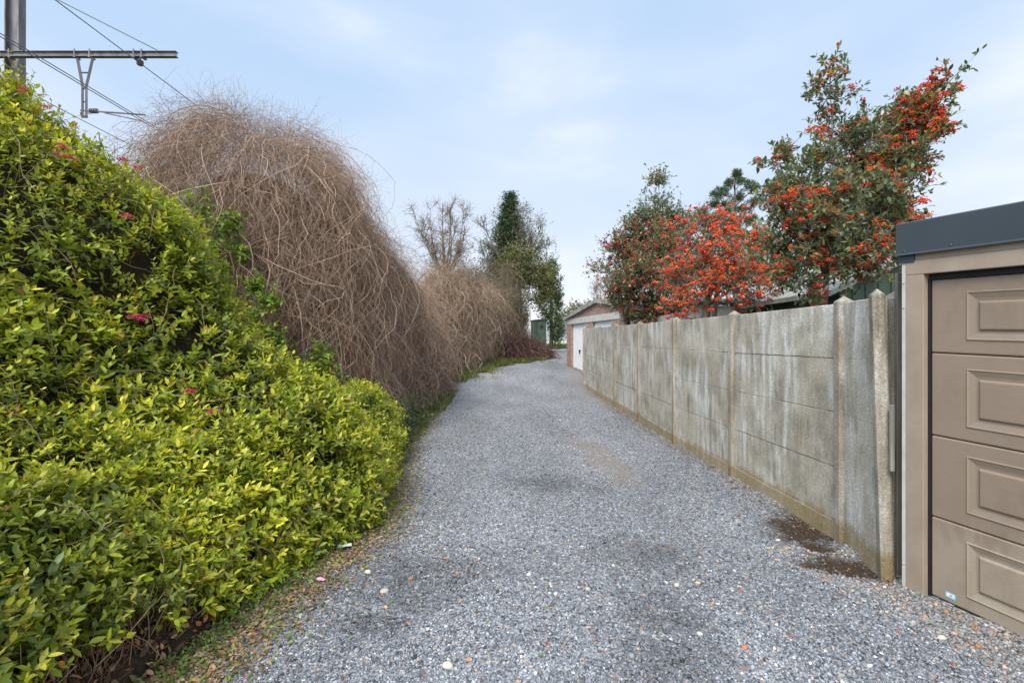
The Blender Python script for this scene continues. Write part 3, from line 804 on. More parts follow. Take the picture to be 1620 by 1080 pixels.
def roof_garage():
    y = 10.6
    g = root('low_garage', (5.5, y, 0), 'low garage with corrugated roof edge and pale concrete beam behind the berry trees', 'garage')
    x0, x1 = 3.75, 8.2
    zt = 1.7 + 56 / F * y; zb = 1.7 + 44 / F * y
    MB().box((x0, y, zb - .10), (x1, y + .25, zt), None).build('beam', M_beam, g, bevel=.01)
    MB().box((x0 + .1, y + .08, .0), (x1 - .1, y + .15, zb - .105)).build('door', M_brown, g)
    MB().box((x0, y + .02, .0), (x0 + .095, y + .25, zb - .105)).build('pier', M_beam, g)
    MB().box((x1 - .095, y + .02, .0), (x1, y + .25, zb - .105)).build('pier', M_beam, g)
    # corrugated sheet: profile in x, running back in y
    n = 240; X = np.linspace(x0 - .1, x1 + .1, n); Z = zt + .075 + .032 * np.sin((X - x0) * 2 * np.pi / .177)
    V = np.concatenate([np.stack([X, X*0 + y - .12, Z - .035], -1), np.stack([X, X*0 + y - .12, Z + .02], -1), np.stack([X, X*0 + y + 5, Z + .45], -1), np.stack([X, X*0 + y + 5, Z + .40], -1)])
    i = np.arange(n - 1); Fq = np.concatenate([np.stack([i + a, i + 1 + a, i + 1 + b, i + b], -1) for a, b in ((0, n), (n, 2*n), (2*n, 3*n), (3*n, 0))])
    mesh_np('roof', V, Fq, M_asb, g, smooth=True)
    MB().tube([(x0 - .1, y - .13, zt + .10), (x1 + .1, y - .13, zt + .10)], .052, 12).build('roof_edge_roll', M_asb, g, smooth=True)
    MB().box((x0, y + .26, 0), (x0 + .1, y + 5, zb + .05)).build('side_wall', M_beam, g)
    MB().box((x1 - .1, y + .26, 0), (x1, y + 5, zb + .05)).build('side_wall', M_beam, g)
roof_garage()

def shed():
    y = 7.6
    g = root('green_shed', (5.9, y, 0), 'dark green boarded shed with sloping grey roof edge behind the last fence panels', 'shed')
    x0 = 5.05; x1 = 7.6
    def top(x): return 2.48 + (x - x0) * .44 if x < 6.4 else 2.48 + (1.35 - (x - 6.4)) * .44
    x = x0; mb = MB(); k = 0
    while x < x1 - .01:
        a, b = x, min(x + .10, x1)
        ta, tb_ = top(a), top(b)
        d = .0 if k % 2 == 0 else .012
        mb.prism([(a, 0), (b - .004, 0), (b - .004, tb_), (a, ta)], y + d, y + .04)
        x += .10; k += 1
    mb.build('board_wall', M_green, g)
    for (a, b) in ((x0 - .22, 6.4), (x1 + .22, 6.4)):
        MB().prism([(a, 2.48 - .085 if a < 6 else 2.48 + (1.35 - 1.42) * .44), (b, top(6.4) + .01), (b, top(6.4) + .09), (a, (2.48 - .085 if a < 6 else 2.48 + (1.35 - 1.42) * .44) + .08)], y - .12, y + 3.5).build('roof_slope', M_asb, g)
    MB().box((x0, y + .045, 0), (x0 + .04, y + 3.4, 2.42)).build('side_wall', M_green, g)
    MB().box((x1 - .04, y + .045, 0), (x1, y + 3.4, 2.42)).build('side_wall', M_green, g)
shed()

# ------------------------------------------------------------------ utility cabinet, slab, far fence, low wall
def cabinet():
    D = 35.0; p = at(852, 553, D); z0 = terr1(0, D)
    g = root('utility_cabinet', (p[0], D, z0), 'tall dark green utility cabinet on a concrete slab where the lane bends', 'cabinet')
    a = math.radians(28); M = Matrix.Translation((p[0], D, z0)) @ Matrix.Rotation(a, 4, 'Z')
    MB().box((-.38, -.45, .12), (.38, .45, 2.05), M).build('body', M_cab, g, bevel=.015)
    MB().prism([(-.44, 2.052), (.44, 2.052), (.44, 2.11), (0, 2.2), (-.44, 2.11)], -.52, .52, M).build('cap', M_slate, g, bevel=.01)
    MB().box((-.36, -.474, .2), (.36, -.4515, 1.98), M).build('door', M_cab, g, bevel=.005)
    MB().box((-.16, -.482, 1.5), (.12, -.4755, 1.78), M).build('warning_plate', M_brown, g)
    MB().box((-.44, -.5, -.2), (.44, .5, .118), M).build('plinth', M_beam, g)
    MB().box((-.9, -1.1, -.2), (1.7, .9, .04), M).build('slab', M_beam, g, bevel=.01)
    o = MB().box((p[0] - 1.35, D - .3, z0 - .3), (p[0] - .75, D - .1, z0 + .95)).build('low_wall', M_beam, bevel=.02); tag(o, 'short cream concrete wall beside the utility cabinet, half buried in brush', 'wall')
cabinet()
def far_fence():
    y = 64; g = root('palisade_fence', (8, y, terr1(0, y)), 'grey upright-slat fence far away at the end of the lane', 'fence')
    z0 = terr1(0, y)
    mb = MB(); x = 4.0
    while x < 12: mb.box((x, y, z0), (x + .11, y + .03, z0 + 3.0)); x += .17
    mb.build('slat_panel', M_fencem, g)
    for zz in (.5, 2.5): MB().box((3.9, y + .031, z0 + zz), (12.1, y + .08, z0 + zz + .1)).build('rail', M_fencem, g)
    MB().box((3.9, y - .4, z0 - .2), (12.1, y - .15, z0 + .55)).build('plinth', M_beam, g)
far_fence()

# ------------------------------------------------------------------ railway mast, beam, wires
def railway():
    D = 11.0
    X = lambda px: (px - 810) / F * D
    Z = lambda py: CAMZ + (540 - py) / F * D
    xm = X(24)
    g = root('railway_mast', (xm, D, 0), 'tall grey steel railway mast with cantilever beam rising behind the hedge', 'mast')
    w_ = .135
    mb = MB(); a = math.radians(12)
    M = Matrix.Translation((xm, D, 0)) @ Matrix.Rotation(a, 4, 'Z')
    mb.box((-w_, -.11, -1), (-w_ + .022, .11, 11.2), M); mb.box((w_ - .022, -.11, -1), (w_, .11, 11.2), M); mb.box((-w_ + .0222, -.010, -1), (w_ - .0222, .010, 11.2), M)
    mb.build('column', M_steel, g)
    # beam: channel pair
    zb0, zb1 = Z(101), Z(92.5); x0, x1 = X(-110), X(292)
    mb = MB(); y0 = D - .30
    mb.box((x0, y0, zb0), (x1, y0 + .10, zb0 + .014)); mb.box((x0, y0, zb1 - .014), (x1, y0 + .10, zb1)); mb.box((x0, y0 + .04, zb0 + .0142), (x1, y0 + .055, zb1 - .0142))
    mb.build('cross_beam', M_steel, g)
    mb = MB()
    for px in (6, 36, 137, 160, 228, 240):
        mb = MB()
        mb.box((X(px) - .025, y0 - .02, zb0 - .03), (X(px) + .025, y0 + .125, zb0 - .001)); mb.box((X(px) - .012, y0 - .018, zb0 - .0005), (X(px) + .012, y0 - .004, zb1 + .03))
        mb.build('clamp', M_steel, g)
    # Y-shaped drop bracket
    yb = y0 + .05
    mb = MB()
    def bar(p, q, r=.035): mb.tube([(X(p[0]), yb, Z(p[1])), (X(q[0]), yb, Z(q[1]))], r, 4)
    bar((138, 102), (147, 150)); bar((162, 102), (151, 150)); bar((146, 146), (146, 193), .03); bar((152, 146), (152, 193), .03); bar((143, 125), (155, 125), .022); bar((145, 193), (153, 193), .035); bar((146,170),(152,170),.02)
    mb.build('drop_bracket', M_steel, g)
    mb = MB()
    def arm(p, q, r): mb.tube([(X(p[0]), yb, Z(p[1])), (X(q[0]), yb, Z(q[1]))], r, 6)
    arm((143, 183), (243, 190), .018); arm((180, 187), (240, 200), .012)
    for k in range(4): mb.tube([(X(158 + k*3), yb, Z(184)), (X(159.3 + k*3), yb, Z(184.1))], .055, 10)
    mb.build('steady_arm', M_steel, g)
    # tie from the mast head to the beam end
    MB().tube([(X(24), D - .3, Z(-29)), (X(263), yb, Z(91))], .011, 5).build('tie_rod', M_wire, g)
    mb = MB()
    for k in range(3): mb.tube([(X(235), yb, Z(107 + k*2.5)), (X(235), yb, Z(108.6 + k*2.5))], [.07, .05], 10)
    mb.tube([(X(235), yb, Z(100)), (X(235), yb, Z(114))], .022, 6)
    mb.build('insulator', M_wire, g)
    def wire(px, py, label, r=.009, y0=-25, y1=90, dd=0):
        x, z = X(px), Z(py)
        pts = []
        for k in range(41):
            yy = y0 + (y1 - y0) * k / 40
            pts.append((x + dd, yy, z))
        o = MB().tube(pts, r, 5).build('overhead_wire', M_wire); tag(o, label, 'wire', 'overhead wires along the railway')
    wire(237, 112, 'thin railway cable hanging from the round insulator under the beam', .010)
    wire(241, 198, 'upper of the two close wires passing the steady arm tip', .009)
    wire(242, 202, 'lower of the two close wires passing the steady arm tip', .009)
    wire(246, 250, 'lowest railway wire running just above the leafy hedge', .007)
    # droppers
    for yy, a_, b_ in ((6.05, 112, 198), (16.5, 112, 198)):
        o = MB().tube([(X(238), yy, Z(a_)), (X(241), yy, Z(b_))], .004, 4).build('dropper_wire', M_wire)
        tag(o, 'fine vertical dropper joining the two railway wires ' + ('left of the drop bracket' if yy < 8 else 'right of the steady arm'), 'wire', 'droppers between the wires')
railway()

# ------------------------------------------------------------------ leafy hedge on the left
HS = [0, .10, .30, .60, 1.05, 1.5, 2.0, 2.5, 3.2, 4.6]
HZ = [0, .34, .68, .98, 1.20, 1.72, 2.75, 3.50, 3.97, 4.05]
HSY = [-2, 4.5, 5.5, 6.2, 7.0, 8.0, 8.6]
HSV = [1, 1, .86, .72, .62, .48, .38]
_seg = np.hypot(np.diff(HS), np.diff(HZ)); _arc = np.concatenate([[0], np.cumsum(_seg)])
def hedge_pt(t, y):
    """t arc length up the bank, y along the lane"""
    s = np.interp(t, _arc, HS); z = np.interp(t, _arc, HZ) * (1 - (1 - np.interp(y, HSY, HSV)) * np.clip((s - .3) / 1.2, 0, 1))
    foot = lane_l(y) - .10 - .10 * fbm(np.stack([y*0, y, y*0], -1), 1.1, 21)
    foot = foot - np.interp(y, [-2, 2.6, 3.6, 4.2, 9], [.12, .12, .12, -.02, .0])
    x = foot - s
    P = np.stack([x, y, z], -1)
    lump = .16 * fbm(P, .9, 31, 2) + .09 * fbm(P, 2.8, 33, 2)
    lump = lump * np.clip(t / .5, .25, 1)
    nx, nz = .75, .66
    P[..., 0] += lump * nx; P[..., 2] += lump * nz
    return P
def hedge_n(t, y):
    e = .06
    a = hedge_pt(t + e, y) - hedge_pt(t - e, y); b = hedge_pt(t, y + e) - hedge_pt(t, y - e)
    n = nrm(np.cross(a, b)); n = np.where((n[..., 0:1] < -.15) & (n[..., 2:3] < .3), -n, n)
    n[..., 2] = np.abs(n[..., 2]) * 1.0
    n[..., 0] = np.abs(n[..., 0]); return n

def shoots(P, S, Ln, K=5, leafL=.045, cols=None, tipcol=None, tmpl=None, spread=1.0):
    """opposite-leaved shoots. P (n,3) base, S (n,3) direction, Ln (n,) length"""
    n = len(P)
    A = nrm(np.cross(S, nrm(rng.normal(size=(n, 3))))); Bv = np.cross(S, A)
    bend = rng.normal(size=(n, 3)) * .12 + np.array([0, 0, -.10])
    ts = (np.arange(K) + .6) / K
    base = P[:, None] + S[:, None] * (Ln[:, None, None] * ts[None, :, None]) + bend[:, None] * (Ln[:, None, None] * ts[None, :, None]**2)
    stem = P[:, None] + S[:, None] * (Ln[:, None, None] * np.linspace(-.4, 1, 5)[None, :, None]) + bend[:, None] * (Ln[:, None, None] * np.clip(np.linspace(-.4, 1, 5), 0, 1)[None, :, None]**2)
    pos, dr, up, sc, cc = [], [], [], [], []
    for k in range(K):
        ang = (k % 2) * np.pi / 2 + rng.normal(0, .3, n)
        rad = A * np.cos(ang)[:, None] + Bv * np.sin(ang)[:, None]
        alpha = np.interp(ts[k], [0, 1], [1.25, .55]) * spread
        for sgn in (1, -1):
            d = S * math.cos(alpha) + rad * sgn * math.sin(alpha) + rng.normal(0, .18, (n, 3))
            u = S * 1.0 + np.array([0, 0, .9]) - rad * sgn * .3 + rng.normal(0, .25, (n, 3))
            keep = rng.random(n) > .08
            size = leafL * np.interp(ts[k], [0, .5, 1], [.85, 1.1, .72]) * rng.uniform(.7, 1.3, n)
            f = np.clip(ts[k] * 1.1 - .15 + rng.normal(0, .18, n), 0, 1)[:, None]
            c = cols * (1 - f) + tipcol * f
            c = c * rng.uniform(.8, 1.2, (n, 1))
            pos.append(base[keep, k]); dr.append(d[keep]); up.append(u[keep]); sc.append(size[keep]); cc.append(c[keep])
    pos, dr, up, sc, cc = map(np.concatenate, (pos, dr, up, sc, cc))
    V, Fc, kk = inst(tmpl, pos, basis(dr, up), sc)
    return V, Fc, rep(cc, kk), stem

def hedge():
    g = root('leafy_hedge', (-2.6, 4.0, 0), 'tall sprawling evergreen hedge with yellow-green leaves filling the left foreground', 'hedge')
    # inner mass
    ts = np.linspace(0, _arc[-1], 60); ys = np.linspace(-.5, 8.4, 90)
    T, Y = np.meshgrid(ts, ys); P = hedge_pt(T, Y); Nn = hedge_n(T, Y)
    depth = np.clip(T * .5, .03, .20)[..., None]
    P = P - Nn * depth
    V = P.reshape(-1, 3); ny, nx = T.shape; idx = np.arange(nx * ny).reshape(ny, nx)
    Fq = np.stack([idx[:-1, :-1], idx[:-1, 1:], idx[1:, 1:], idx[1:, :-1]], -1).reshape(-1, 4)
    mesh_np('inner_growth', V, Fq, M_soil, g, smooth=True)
    # leafy shoots, three depths
    leafV, leafF, leafC, stems = [], [], [], []
    off = 0
    GREEN = np.array([[.11, .165, .012], [.17, .23, .016], [.06, .105, .02], [.23, .28, .022], [.09, .13, .045]])
    TIP = np.array([[.55, .52, .03], [.46, .48, .03], [.64, .58, .06], [.33, .38, .028]])
    for layer, n, dep in ((0, 8200, .02), (1, 7200, .10), (2, 6600, .14), (3, 6500, .06)):
        t = rng.random(n) * _arc[-1]; y = 1.1 + 7.2 * rng.random(n)**1.25
        t = np.where(rng.random(n) < .25, rng.random(n) * 1.3, t)
        if layer == 3: y = rng.uniform(-.5, 4.4, n); t = rng.random(n) * _arc[-1]
        P = hedge_pt(t, y); Nn = hedge_n(t, y)
        holes = fbm(P, 1.9, 44, 2)
        # bare brown gaps near the ground in the nearest part
        gap = (P[:, 2] < .30) & (y < 3.9) & (fbm(P, 3.0, 47, 2) > .05)
        keep = ((holes < .74) | (layer == 2)) & ~gap & (((P[:, 1] > .3) & (np.abs(P[:, 0] / P[:, 1]) < 1.25)) if layer < 3 else ((P[:, 1] <= .3) | (np.abs(P[:, 0] / P[:, 1]) >= 1.25)))
        P, Nn, y, t = P[keep], Nn[keep], y[keep], t[keep]; n = len(P)
        S = nrm(Nn * .75 + np.array([.05, -.05, .55]) + rng.normal(0, .38, (n, 3)))
        Ln = rng.uniform(.09, .20, n) * (1 + .3 * (layer == 0)) * np.where(P[:, 2] < .3, .7, 1)
        tone = fbm(P, 1.1, 50, 2)
        gi = rng.integers(0, len(GREEN), n); ti = rng.integers(0, len(TIP), n)
        cols = GREEN[gi] * (1.25 + .3 * tone[:, None]); tip = TIP[ti] * (1 + .3 * tone[:, None])
        youth = np.clip(.80 + .5 * tone + rng.normal(0, .28, n) - .3 * (layer == 2), 0.05, 1)[:, None]
        tip = cols * (1 - youth) + tip * youth
        lf = .064 * (1 + .30 * fbm(P, .8, 58, 2)) * rng.choice([.8, 1.0, 1.0, 1.25], n) * (1.35 if layer == 3 else 1)
        for tm, sel in ((leaf_t(.40, .10, .24), rng.random(n) < .6), (leaf_t(.50, .07, .1), None)):
            if sel is None: sel = ~prev
            prev = sel
            V, Fc, C, st_ = shoots(P[sel] - Nn[sel] * dep, S[sel], Ln[sel], 5 if layer < 2 else 4, lf[sel], cols[sel], tip[sel], tm)
            leafV.append(V); leafF.append(Fc + off); leafC.append(C); off += len(V); stems.append(st_)
    C = np.concatenate(leafC)
    # a few dying yellow/orange leaves
    k8 = len(C) // 8; rr = rng.random(k8); C = C.reshape(k8, 8, 3)
    C[rr < .007] = np.array([.42, .20, .04]); C[(rr > .007) & (rr < .016)] = np.array([.45, .40, .06]); C = C.reshape(-1, 3)
    fo = mesh_np('foliage', np.concatenate(leafV), np.concatenate(leafF), M_leaf, g, col=C, smooth=True)
    st_ = np.concatenate(stems); n = len(st_)
    V, Fq = tubes(st_, np.full((n, 5), .0016) * np.linspace(1.4, .7, 5)[None], 3)
    c = np.array([.13, .12, .04]) * rng.uniform(.6, 1.6, (n, 1)); mesh_np('shoots', V, Fq, M_twig, g, col=rep(c, 15))
    # long bare runners arching over the leaves
    n = 330; t = rng.random(n) * (_arc[-1] - 1) + .3; y = 1.6 + 6.2 * rng.random(n)
    m = 10; K = np.linspace(0, 1, m)
    dt = rng.normal(0, .5, n); dy = rng.normal(0, .38, n)
    Pp = []
    for k in K:
        P = hedge_pt(np.clip(t + dt * k, .05, _arc[-1]), y + dy * k) + hedge_n(t, y) * (.02 + .09 * math.sin(k * 3.1))
        Pp.append(P + rng.normal(0, .006, P.shape))
    Pp = np.stack(Pp, 1); V, Fq = tubes(Pp, np.full((n, m), .0022), 4)
    mesh_np('runners', V, Fq, M_twig, g, col=rep(np.array([.26, .20, .13]) * rng.uniform(.5, 1.3, (n, 1)), m * 4))
    # brown stems and dead leaves in the open bottom of the near end
    n = 900; y = 1.8 + rng.random(n) * 2.6; t = rng.random(n) * .75
    P0 = hedge_pt(t, y) - hedge_n(t, y) * .12; P0[:, 2] = .0
    P1 = P0 + np.stack([rng.normal(0, .12, n) - .03, rng.normal(0, .12, n), rng.uniform(.15, .5, n)], -1)
    K = np.linspace(0, 1, 5)[None, :, None]
    Pp = P0[:, None] * (1 - K) + P1[:, None] * K + rng.normal(0, .012, (n, 5, 3))
    V, Fq = tubes(Pp, np.full((n, 5), .003) * np.linspace(1.2, .5, 5)[None], 4)
    mesh_np('bare_stems', V, Fq, M_twig, g, col=rep(np.array([.20, .13, .08]) * rng.uniform(.4, 1.4, (n, 1)), 20))
    # shoots standing clear of the outline against the sky
    n = 260; y = rng.uniform(3.3, 6.8, n); t = rng.uniform(_arc[6], _arc[8] + .3, n)
    P = hedge_pt(t, y); S = nrm(np.array([.15, 0, 1]) + rng.normal(0, .3, (n, 3)))
    tip = np.array([.34, .36, .05]) * rng.uniform(.7, 1.2, (n, 1)); cols = np.array([.14, .20, .03]) * np.ones((n, 1))
    V, Fc, C, st_ = shoots(P, S, rng.uniform(.18, .42, n), 6, .042, cols, tip, leaf_t(.42, .1, .15))
    mesh_np('top_shoots', V, Fc, M_leaf, g, col=C, smooth=True)
    V, Fq = tubes(st_, np.full((n, 5), .002), 3); mesh_np('top_stems', V, Fq, M_twig, g, col=rep(np.array([[.2, .17, .06]]) * np.ones((n, 1)), 15))
    # crimson blossom clusters at the places seen in the photograph
    spots = [(45,182),(65,243),(83,267),(68,258),(188,272),(187,278),(203,275),(193,358),(91,217),(205,518),(216,512),(190,520),(20,165),(328,683),(290,645)]
    dep = lambda px, py: None
    tt = np.linspace(0, _arc[-1], 160); yy = np.linspace(1.5, 8.2, 200); T, Y = np.meshgrid(tt, yy); G = hedge_pt(T, Y); Gn = hedge_n(T, Y)
    gx = 810 + F * G[..., 0] / G[..., 1]; gy = 540 - F * (G[..., 2] - CAMZ) / G[..., 1]
    for i, (px, py) in enumerate(spots):
        d2 = (gx - px)**2 + (gy - py)**2 + (G[..., 1] * 2)**2
        j = np.unravel_index(np.argmin(d2), d2.shape); p = G[j] + Gn[j] * .17
        n = 60; q = nrm(rng.normal(size=(n, 3))); q[:, 2] = np.abs(q[:, 2]) * .8; pos = p + q * rng.uniform(.006, .036, (n, 1)) * np.array([1.3, 1.3, .8])
        V, Fc, k = inst(leaf_s(.7, .1), pos, basis(q + rng.normal(0, .5, (n, 3)), rng.normal(size=(n, 3))), rng.uniform(.010, .02, n))
        mesh_np('flower_cluster', V, Fc, M_leafmatte, g, col=rep(np.array([.55, .045, .12]) * rng.uniform(.55, 1.25, (n, 1)), k))
hedge()

# ------------------------------------------------------------------ bare climbers draped over shrubs (the brown mounds)
def dome_r(zr): return np.sqrt(np.clip(1 - np.clip(zr, 0, 1)**3.0, 0, 1))
def dome_pt(E, th, zr, off):
    cx, cy, rx, ry, rz = E
    z0 = terr1(cx, cy)
    P = np.stack([np.cos(th) * 1.0, np.sin(th) * 1.0, zr * 1.6], -1)
    lump = 1 + .13 * fbm(P + np.array([cx, cy, 0]), 1.3, 61, 3)
    rr = dome_r(zr) * lump
    x = cx + np.cos(th) * (rx * rr + off * np.clip(rr * 2, 0, 1)); y = cy + np.sin(th) * (ry * rr + off * np.clip(rr * 2, 0, 1))
    z = z0 + zr * rz * (1 + .10 * fbm(P + np.array([cx, cy, 5]), 1.1, 63, 2)) + off * (zr > .6) * (zr - .6)
    return np.stack([x, y, z], -1)
def drape(name, label, Es, nstr, ntan, pal, loc, rad=.0035, tuft=1.0, extra=None, cat='shrub', group='bare brown climber mounds left of the lane', core=.80, seglen=.16, visible=True):
    g = root(name, loc, label, cat, group)
    pal = np.array(pal)
    wts = np.array([e[2] * e[4] for e in Es]); wts = wts / wts.sum()
    cv, cf, off = [], [], 0
    SV, SF, SC, so_ = [], [], [], 0
    TV, TF, TC, to_ = [], [], [], 0
    for E, wgt in zip(Es, wts):
        # core
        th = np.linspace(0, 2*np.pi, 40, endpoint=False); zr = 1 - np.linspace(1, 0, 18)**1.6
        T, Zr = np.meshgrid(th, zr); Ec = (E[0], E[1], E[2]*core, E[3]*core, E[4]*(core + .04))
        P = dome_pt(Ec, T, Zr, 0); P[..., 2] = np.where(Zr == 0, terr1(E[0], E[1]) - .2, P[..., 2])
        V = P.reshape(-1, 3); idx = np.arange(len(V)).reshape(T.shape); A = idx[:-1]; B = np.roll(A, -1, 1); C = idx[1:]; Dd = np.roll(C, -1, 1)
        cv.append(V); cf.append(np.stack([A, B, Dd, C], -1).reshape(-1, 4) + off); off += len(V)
        # hanging strands
        n = int(nstr * wgt); m = 13
        th0 = rng.uniform(0, 2*np.pi, n)
        # favour the side that can be seen
        toward = np.arctan2(-E[1], -E[0] + 1.5)
        sel = rng.random(n) < .75; th0 = np.where(sel, toward + rng.uniform(-1.9, 1.9, n), th0)
        z0 = .99 - rng.random(n)**.95 * .88; ln = rng.uniform(.6, 2.4, n) / E[4]
        K = np.linspace(0, 1, m)[None]
        zr = np.clip(z0[:, None] - ln[:, None] * K, .0, 1.0)
        wob = np.cumsum(rng.normal(0, .022, (n, m)), 1) + rng.normal(0, .22, (n, 1)) * np.where(rng.random((n, 1)) < .3, 3.6, 1.0) * K + rng.normal(0, .06, (n, 1)) * np.sin(K * rng.uniform(3, 9, (n, 1)) + rng.uniform(0, 6, (n, 1))) + .16 * fbm(np.stack([th0 * 2, z0 * 4, z0 * 0 + E[0]], -1), 1, 65, 2)[:, None] * K
        o_ = (-rng.random(n)**1.1 * .62 + .10)[:, None] + np.cumsum(rng.normal(0, .022, (n, m)), 1) + np.sin(K * 3.14) * (rng.random((n, 1))**4 * .75)
        P = dome_pt(E, th0[:, None] + wob / max(E[2], .8) * 1.6, zr, o_)
        P += rng.normal(0, .012, P.shape)
        r = np.full((n, m), rad) * rng.choice([.8, 1.0, 1.0, 1.0, 1.75], (n, 1)) * np.linspace(1.2, .7, m)[None]
        V, Fq = tubes(P, r, 3); ci = pal[rng.integers(0, len(pal), n)] * rng.uniform(.25, 1.35, (n, 1))
        SV.append(V); SF.append(Fq + so_); so_ += len(V); SC.append(rep(ci, m * 3))
        # tangle: short curly twigs in the upper shell
        n = int(ntan * wgt); m = 7
        th0 = rng.uniform(0, 2*np.pi, n); zr = 1 - rng.random(n) * np.where(rng.random(n) < .78, .42, .95)
        P0 = dome_pt(E, th0, zr, -rng.random(n) * .5 + .12 + .35 * (rng.random(n) < .3) * rng.random(n))
        ctr = np.array([E[0], E[1], E[4] * .45]); out = nrm(P0 - ctr)
        d = nrm(out * .25 + rng.normal(0, .8, (n, 3))); P = [P0]
        curl = rng.normal(0, .45, (n, 3)) - np.array([0, 0, .12])
        for k in range(m - 1):
            d = nrm(d + curl * .35 + rng.normal(0, .25, (n, 3))); P.append(P[-1] + d * seglen * rng.uniform(.4, .9, (n, 1)))
        P = np.stack(P, 1); V, Fq = tubes(P, np.full((n, m), rad * .75) * np.linspace(1.1, .6, m)[None], 3)
        ci = pal[rng.integers(0, len(pal), n)] * rng.uniform(.45, 1.1, (n, 1))
        TV.append(V); TF.append(Fq + to_); to_ += len(V); TC.append(rep(ci, m * 3))
        # seed tufts / withered bits on the tangle ends
        nn = int(len(P) * tuft); js = rng.integers(0, len(P), nn); pp = P[js, rng.integers(2, m, nn)]
        V, Fc, k = inst(leaf_s(.6, .2), pp, randB(nn), rng.uniform(.5, 1.4, nn) * rad * 7)
        Fc4 = np.concatenate([np.stack([Fc[0::2, 0], Fc[0::2, 1], Fc[1::2, 2], Fc[0::2, 2]], -1)])
        TV.append(V); TF.append(Fc4 + to_); to_ += len(V); TC.append(rep(pal[rng.integers(0, len(pal), nn)] * rng.uniform(.3, .9, (nn, 1)), k))
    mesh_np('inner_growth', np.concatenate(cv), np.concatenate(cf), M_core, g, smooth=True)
    mesh_np('hanging_stems', np.concatenate(SV), np.concatenate(SF), M_twig, g, col=np.concatenate(SC))
    mesh_np('tangled_twigs', np.concatenate(TV), np.concatenate(TF), M_twig, g, col=np.concatenate(TC))
    return g
BROWN = [(.45, .31, .21), (.35, .23, .155), (.50, .37, .27), (.25, .16, .105), (.40, .275, .20)]
GOLD = [(.48, .345, .23), (.40, .275, .185), (.56, .43, .30), (.33, .22, .15)]
E1 = (-4.95, 9.5, 2.35, 2.4, 5.9); E1b = (-4.2, 9.3, 1.75, 1.9, 4.3); E2 = (-4.6, 12.4, 2.2, 2.7, 4.75); E3 = (-4.2, 15.6, 1.8, 2.6, 3.75)
drape('bare_climber_mound', 'huge brown mound of bare hanging climber stems behind the leafy hedge', [E1, E1b, E2, E3], 25000, 30000, BROWN, (-4.5, 11, 0), .0024, core=.76, tuft=1.8)
drape('bare_climber_mound', 'low brown stems spilling to the lane at the foot of the huge mound', [(-3.4, 16.4, 1.05, 2.4, 2.6), (-3.4, 13.2, 1.15, 2.2, 2.6)], 5000, 3500, BROWN, (-3.2, 16, 0), .0036)
drape('bare_climber_mound', 'rounded tan mound of fine dry stems between bare tree and lane bend', [(-2.95, 22.0, 1.25, 2.0, 4.6), (-2.15, 24.2, .95, 1.8, 4.7), (-3.9, 19.8, 1.2, 1.8, 3.3), (-1.55, 27.2, 1.1, 2.0, 4.3), (-1.0, 28.2, .9, 1.3, 3.4)], 12000, 9000, GOLD, (-2.4, 24, .5), .0046, seglen=.22)
drape('bare_climber_mound', 'small golden tuft of dry stems at the foot of the tan mound', [(-3.15, 18.6, .75, 1.2, 2.1)], 1800, 1200, GOLD, (-2.7, 19.2, .3), .0045)

# leafy patches climbing on the big mound
def ivy_patch(name, label, spots, nper, size, pal, loc, cat='climber', D=None, tmpl=None, group=None):
    g = root(name, loc, label, cat, group)
    pos, dr = [], []
    for (px, py, D_, r) in spots:
        c = at(px, py, D_); q = rng.normal(size=(nper, 3)) * r * np.array([.55, .45, .6]); pos.append(c + q); 
    pos = np.concatenate(pos); n = len(pos)
    S = nrm(np.array([.1, -.8, .35]) + rng.normal(0, .5, (n, 3)))
    pal = np.array(pal); cc = pal[rng.integers(0, len(pal), n)] * rng.uniform(.7, 1.3, (n, 1)); tip = cc * np.array([1.9, 1.6, .9])
    V, Fc, C, st_ = shoots(pos, S, rng.uniform(.1, .24, n), 3, size, cc, tip, tmpl or leaf_t(.5, .08, .12))
    mesh_np('foliage', V, Fc, M_leaf, g, col=C, smooth=True)
    V, Fq = tubes(st_, np.full((n, 5), .002), 3); mesh_np('stems', V, Fq, M_twig, g, col=rep(np.array([[.12, .10, .05]]) * np.ones((n, 1)), 15))
    return g
IV = [(.08, .16, .012), (.12, .21, .015), (.06, .11, .015), (.17, .25, .02)]
ivy_patch('climbing_evergreen', 'green leaves climbing up the near face of the huge brown mound', 
    [(318, 330, 7.3, .20), (352, 368, 7.3, .20), (385, 400, 7.3, .12), (372, 352, 7.3, .10), (398, 505, 6.9, .17), (415, 530, 6.9, .17), (430, 480, 7.1, .12), (405, 455, 7.1, .10), (385, 545, 6.7, .2), (350, 440, 6.9, .16), (335, 400, 7.1, .14), (440, 545, 7.0, .13)],
    50, .062, IV, (-3.6, 7, 0))
ivy_patch('climbing_evergreen', 'upright green sprig in front of the brown stems above the hedge shoulder', [(515, 560, 7.4, .14), (512, 590, 7.3, .16), (470, 590, 7.2, .2), (500, 600, 7.2, .16)], 45, .06, IV, (-2.8, 7.4, 0))
IVD = [(.025, .05, .015), (.04, .075, .02), (.03, .055, .03)]
ivy_patch('ivy', 'dark ivy creeping at the foot of the brown stems beside the lane',
    [(600, 660, 8.0, .35), (625, 670, 8.3, .3), (590, 680, 7.6, .3), (610, 695, 7.7, .28), (640, 665, 9.0, .35), (655, 655, 9.8, .3), (575, 700, 7.0, .25)], 120, .05, IVD, (-2.1, 8, 0), cat='ivy')

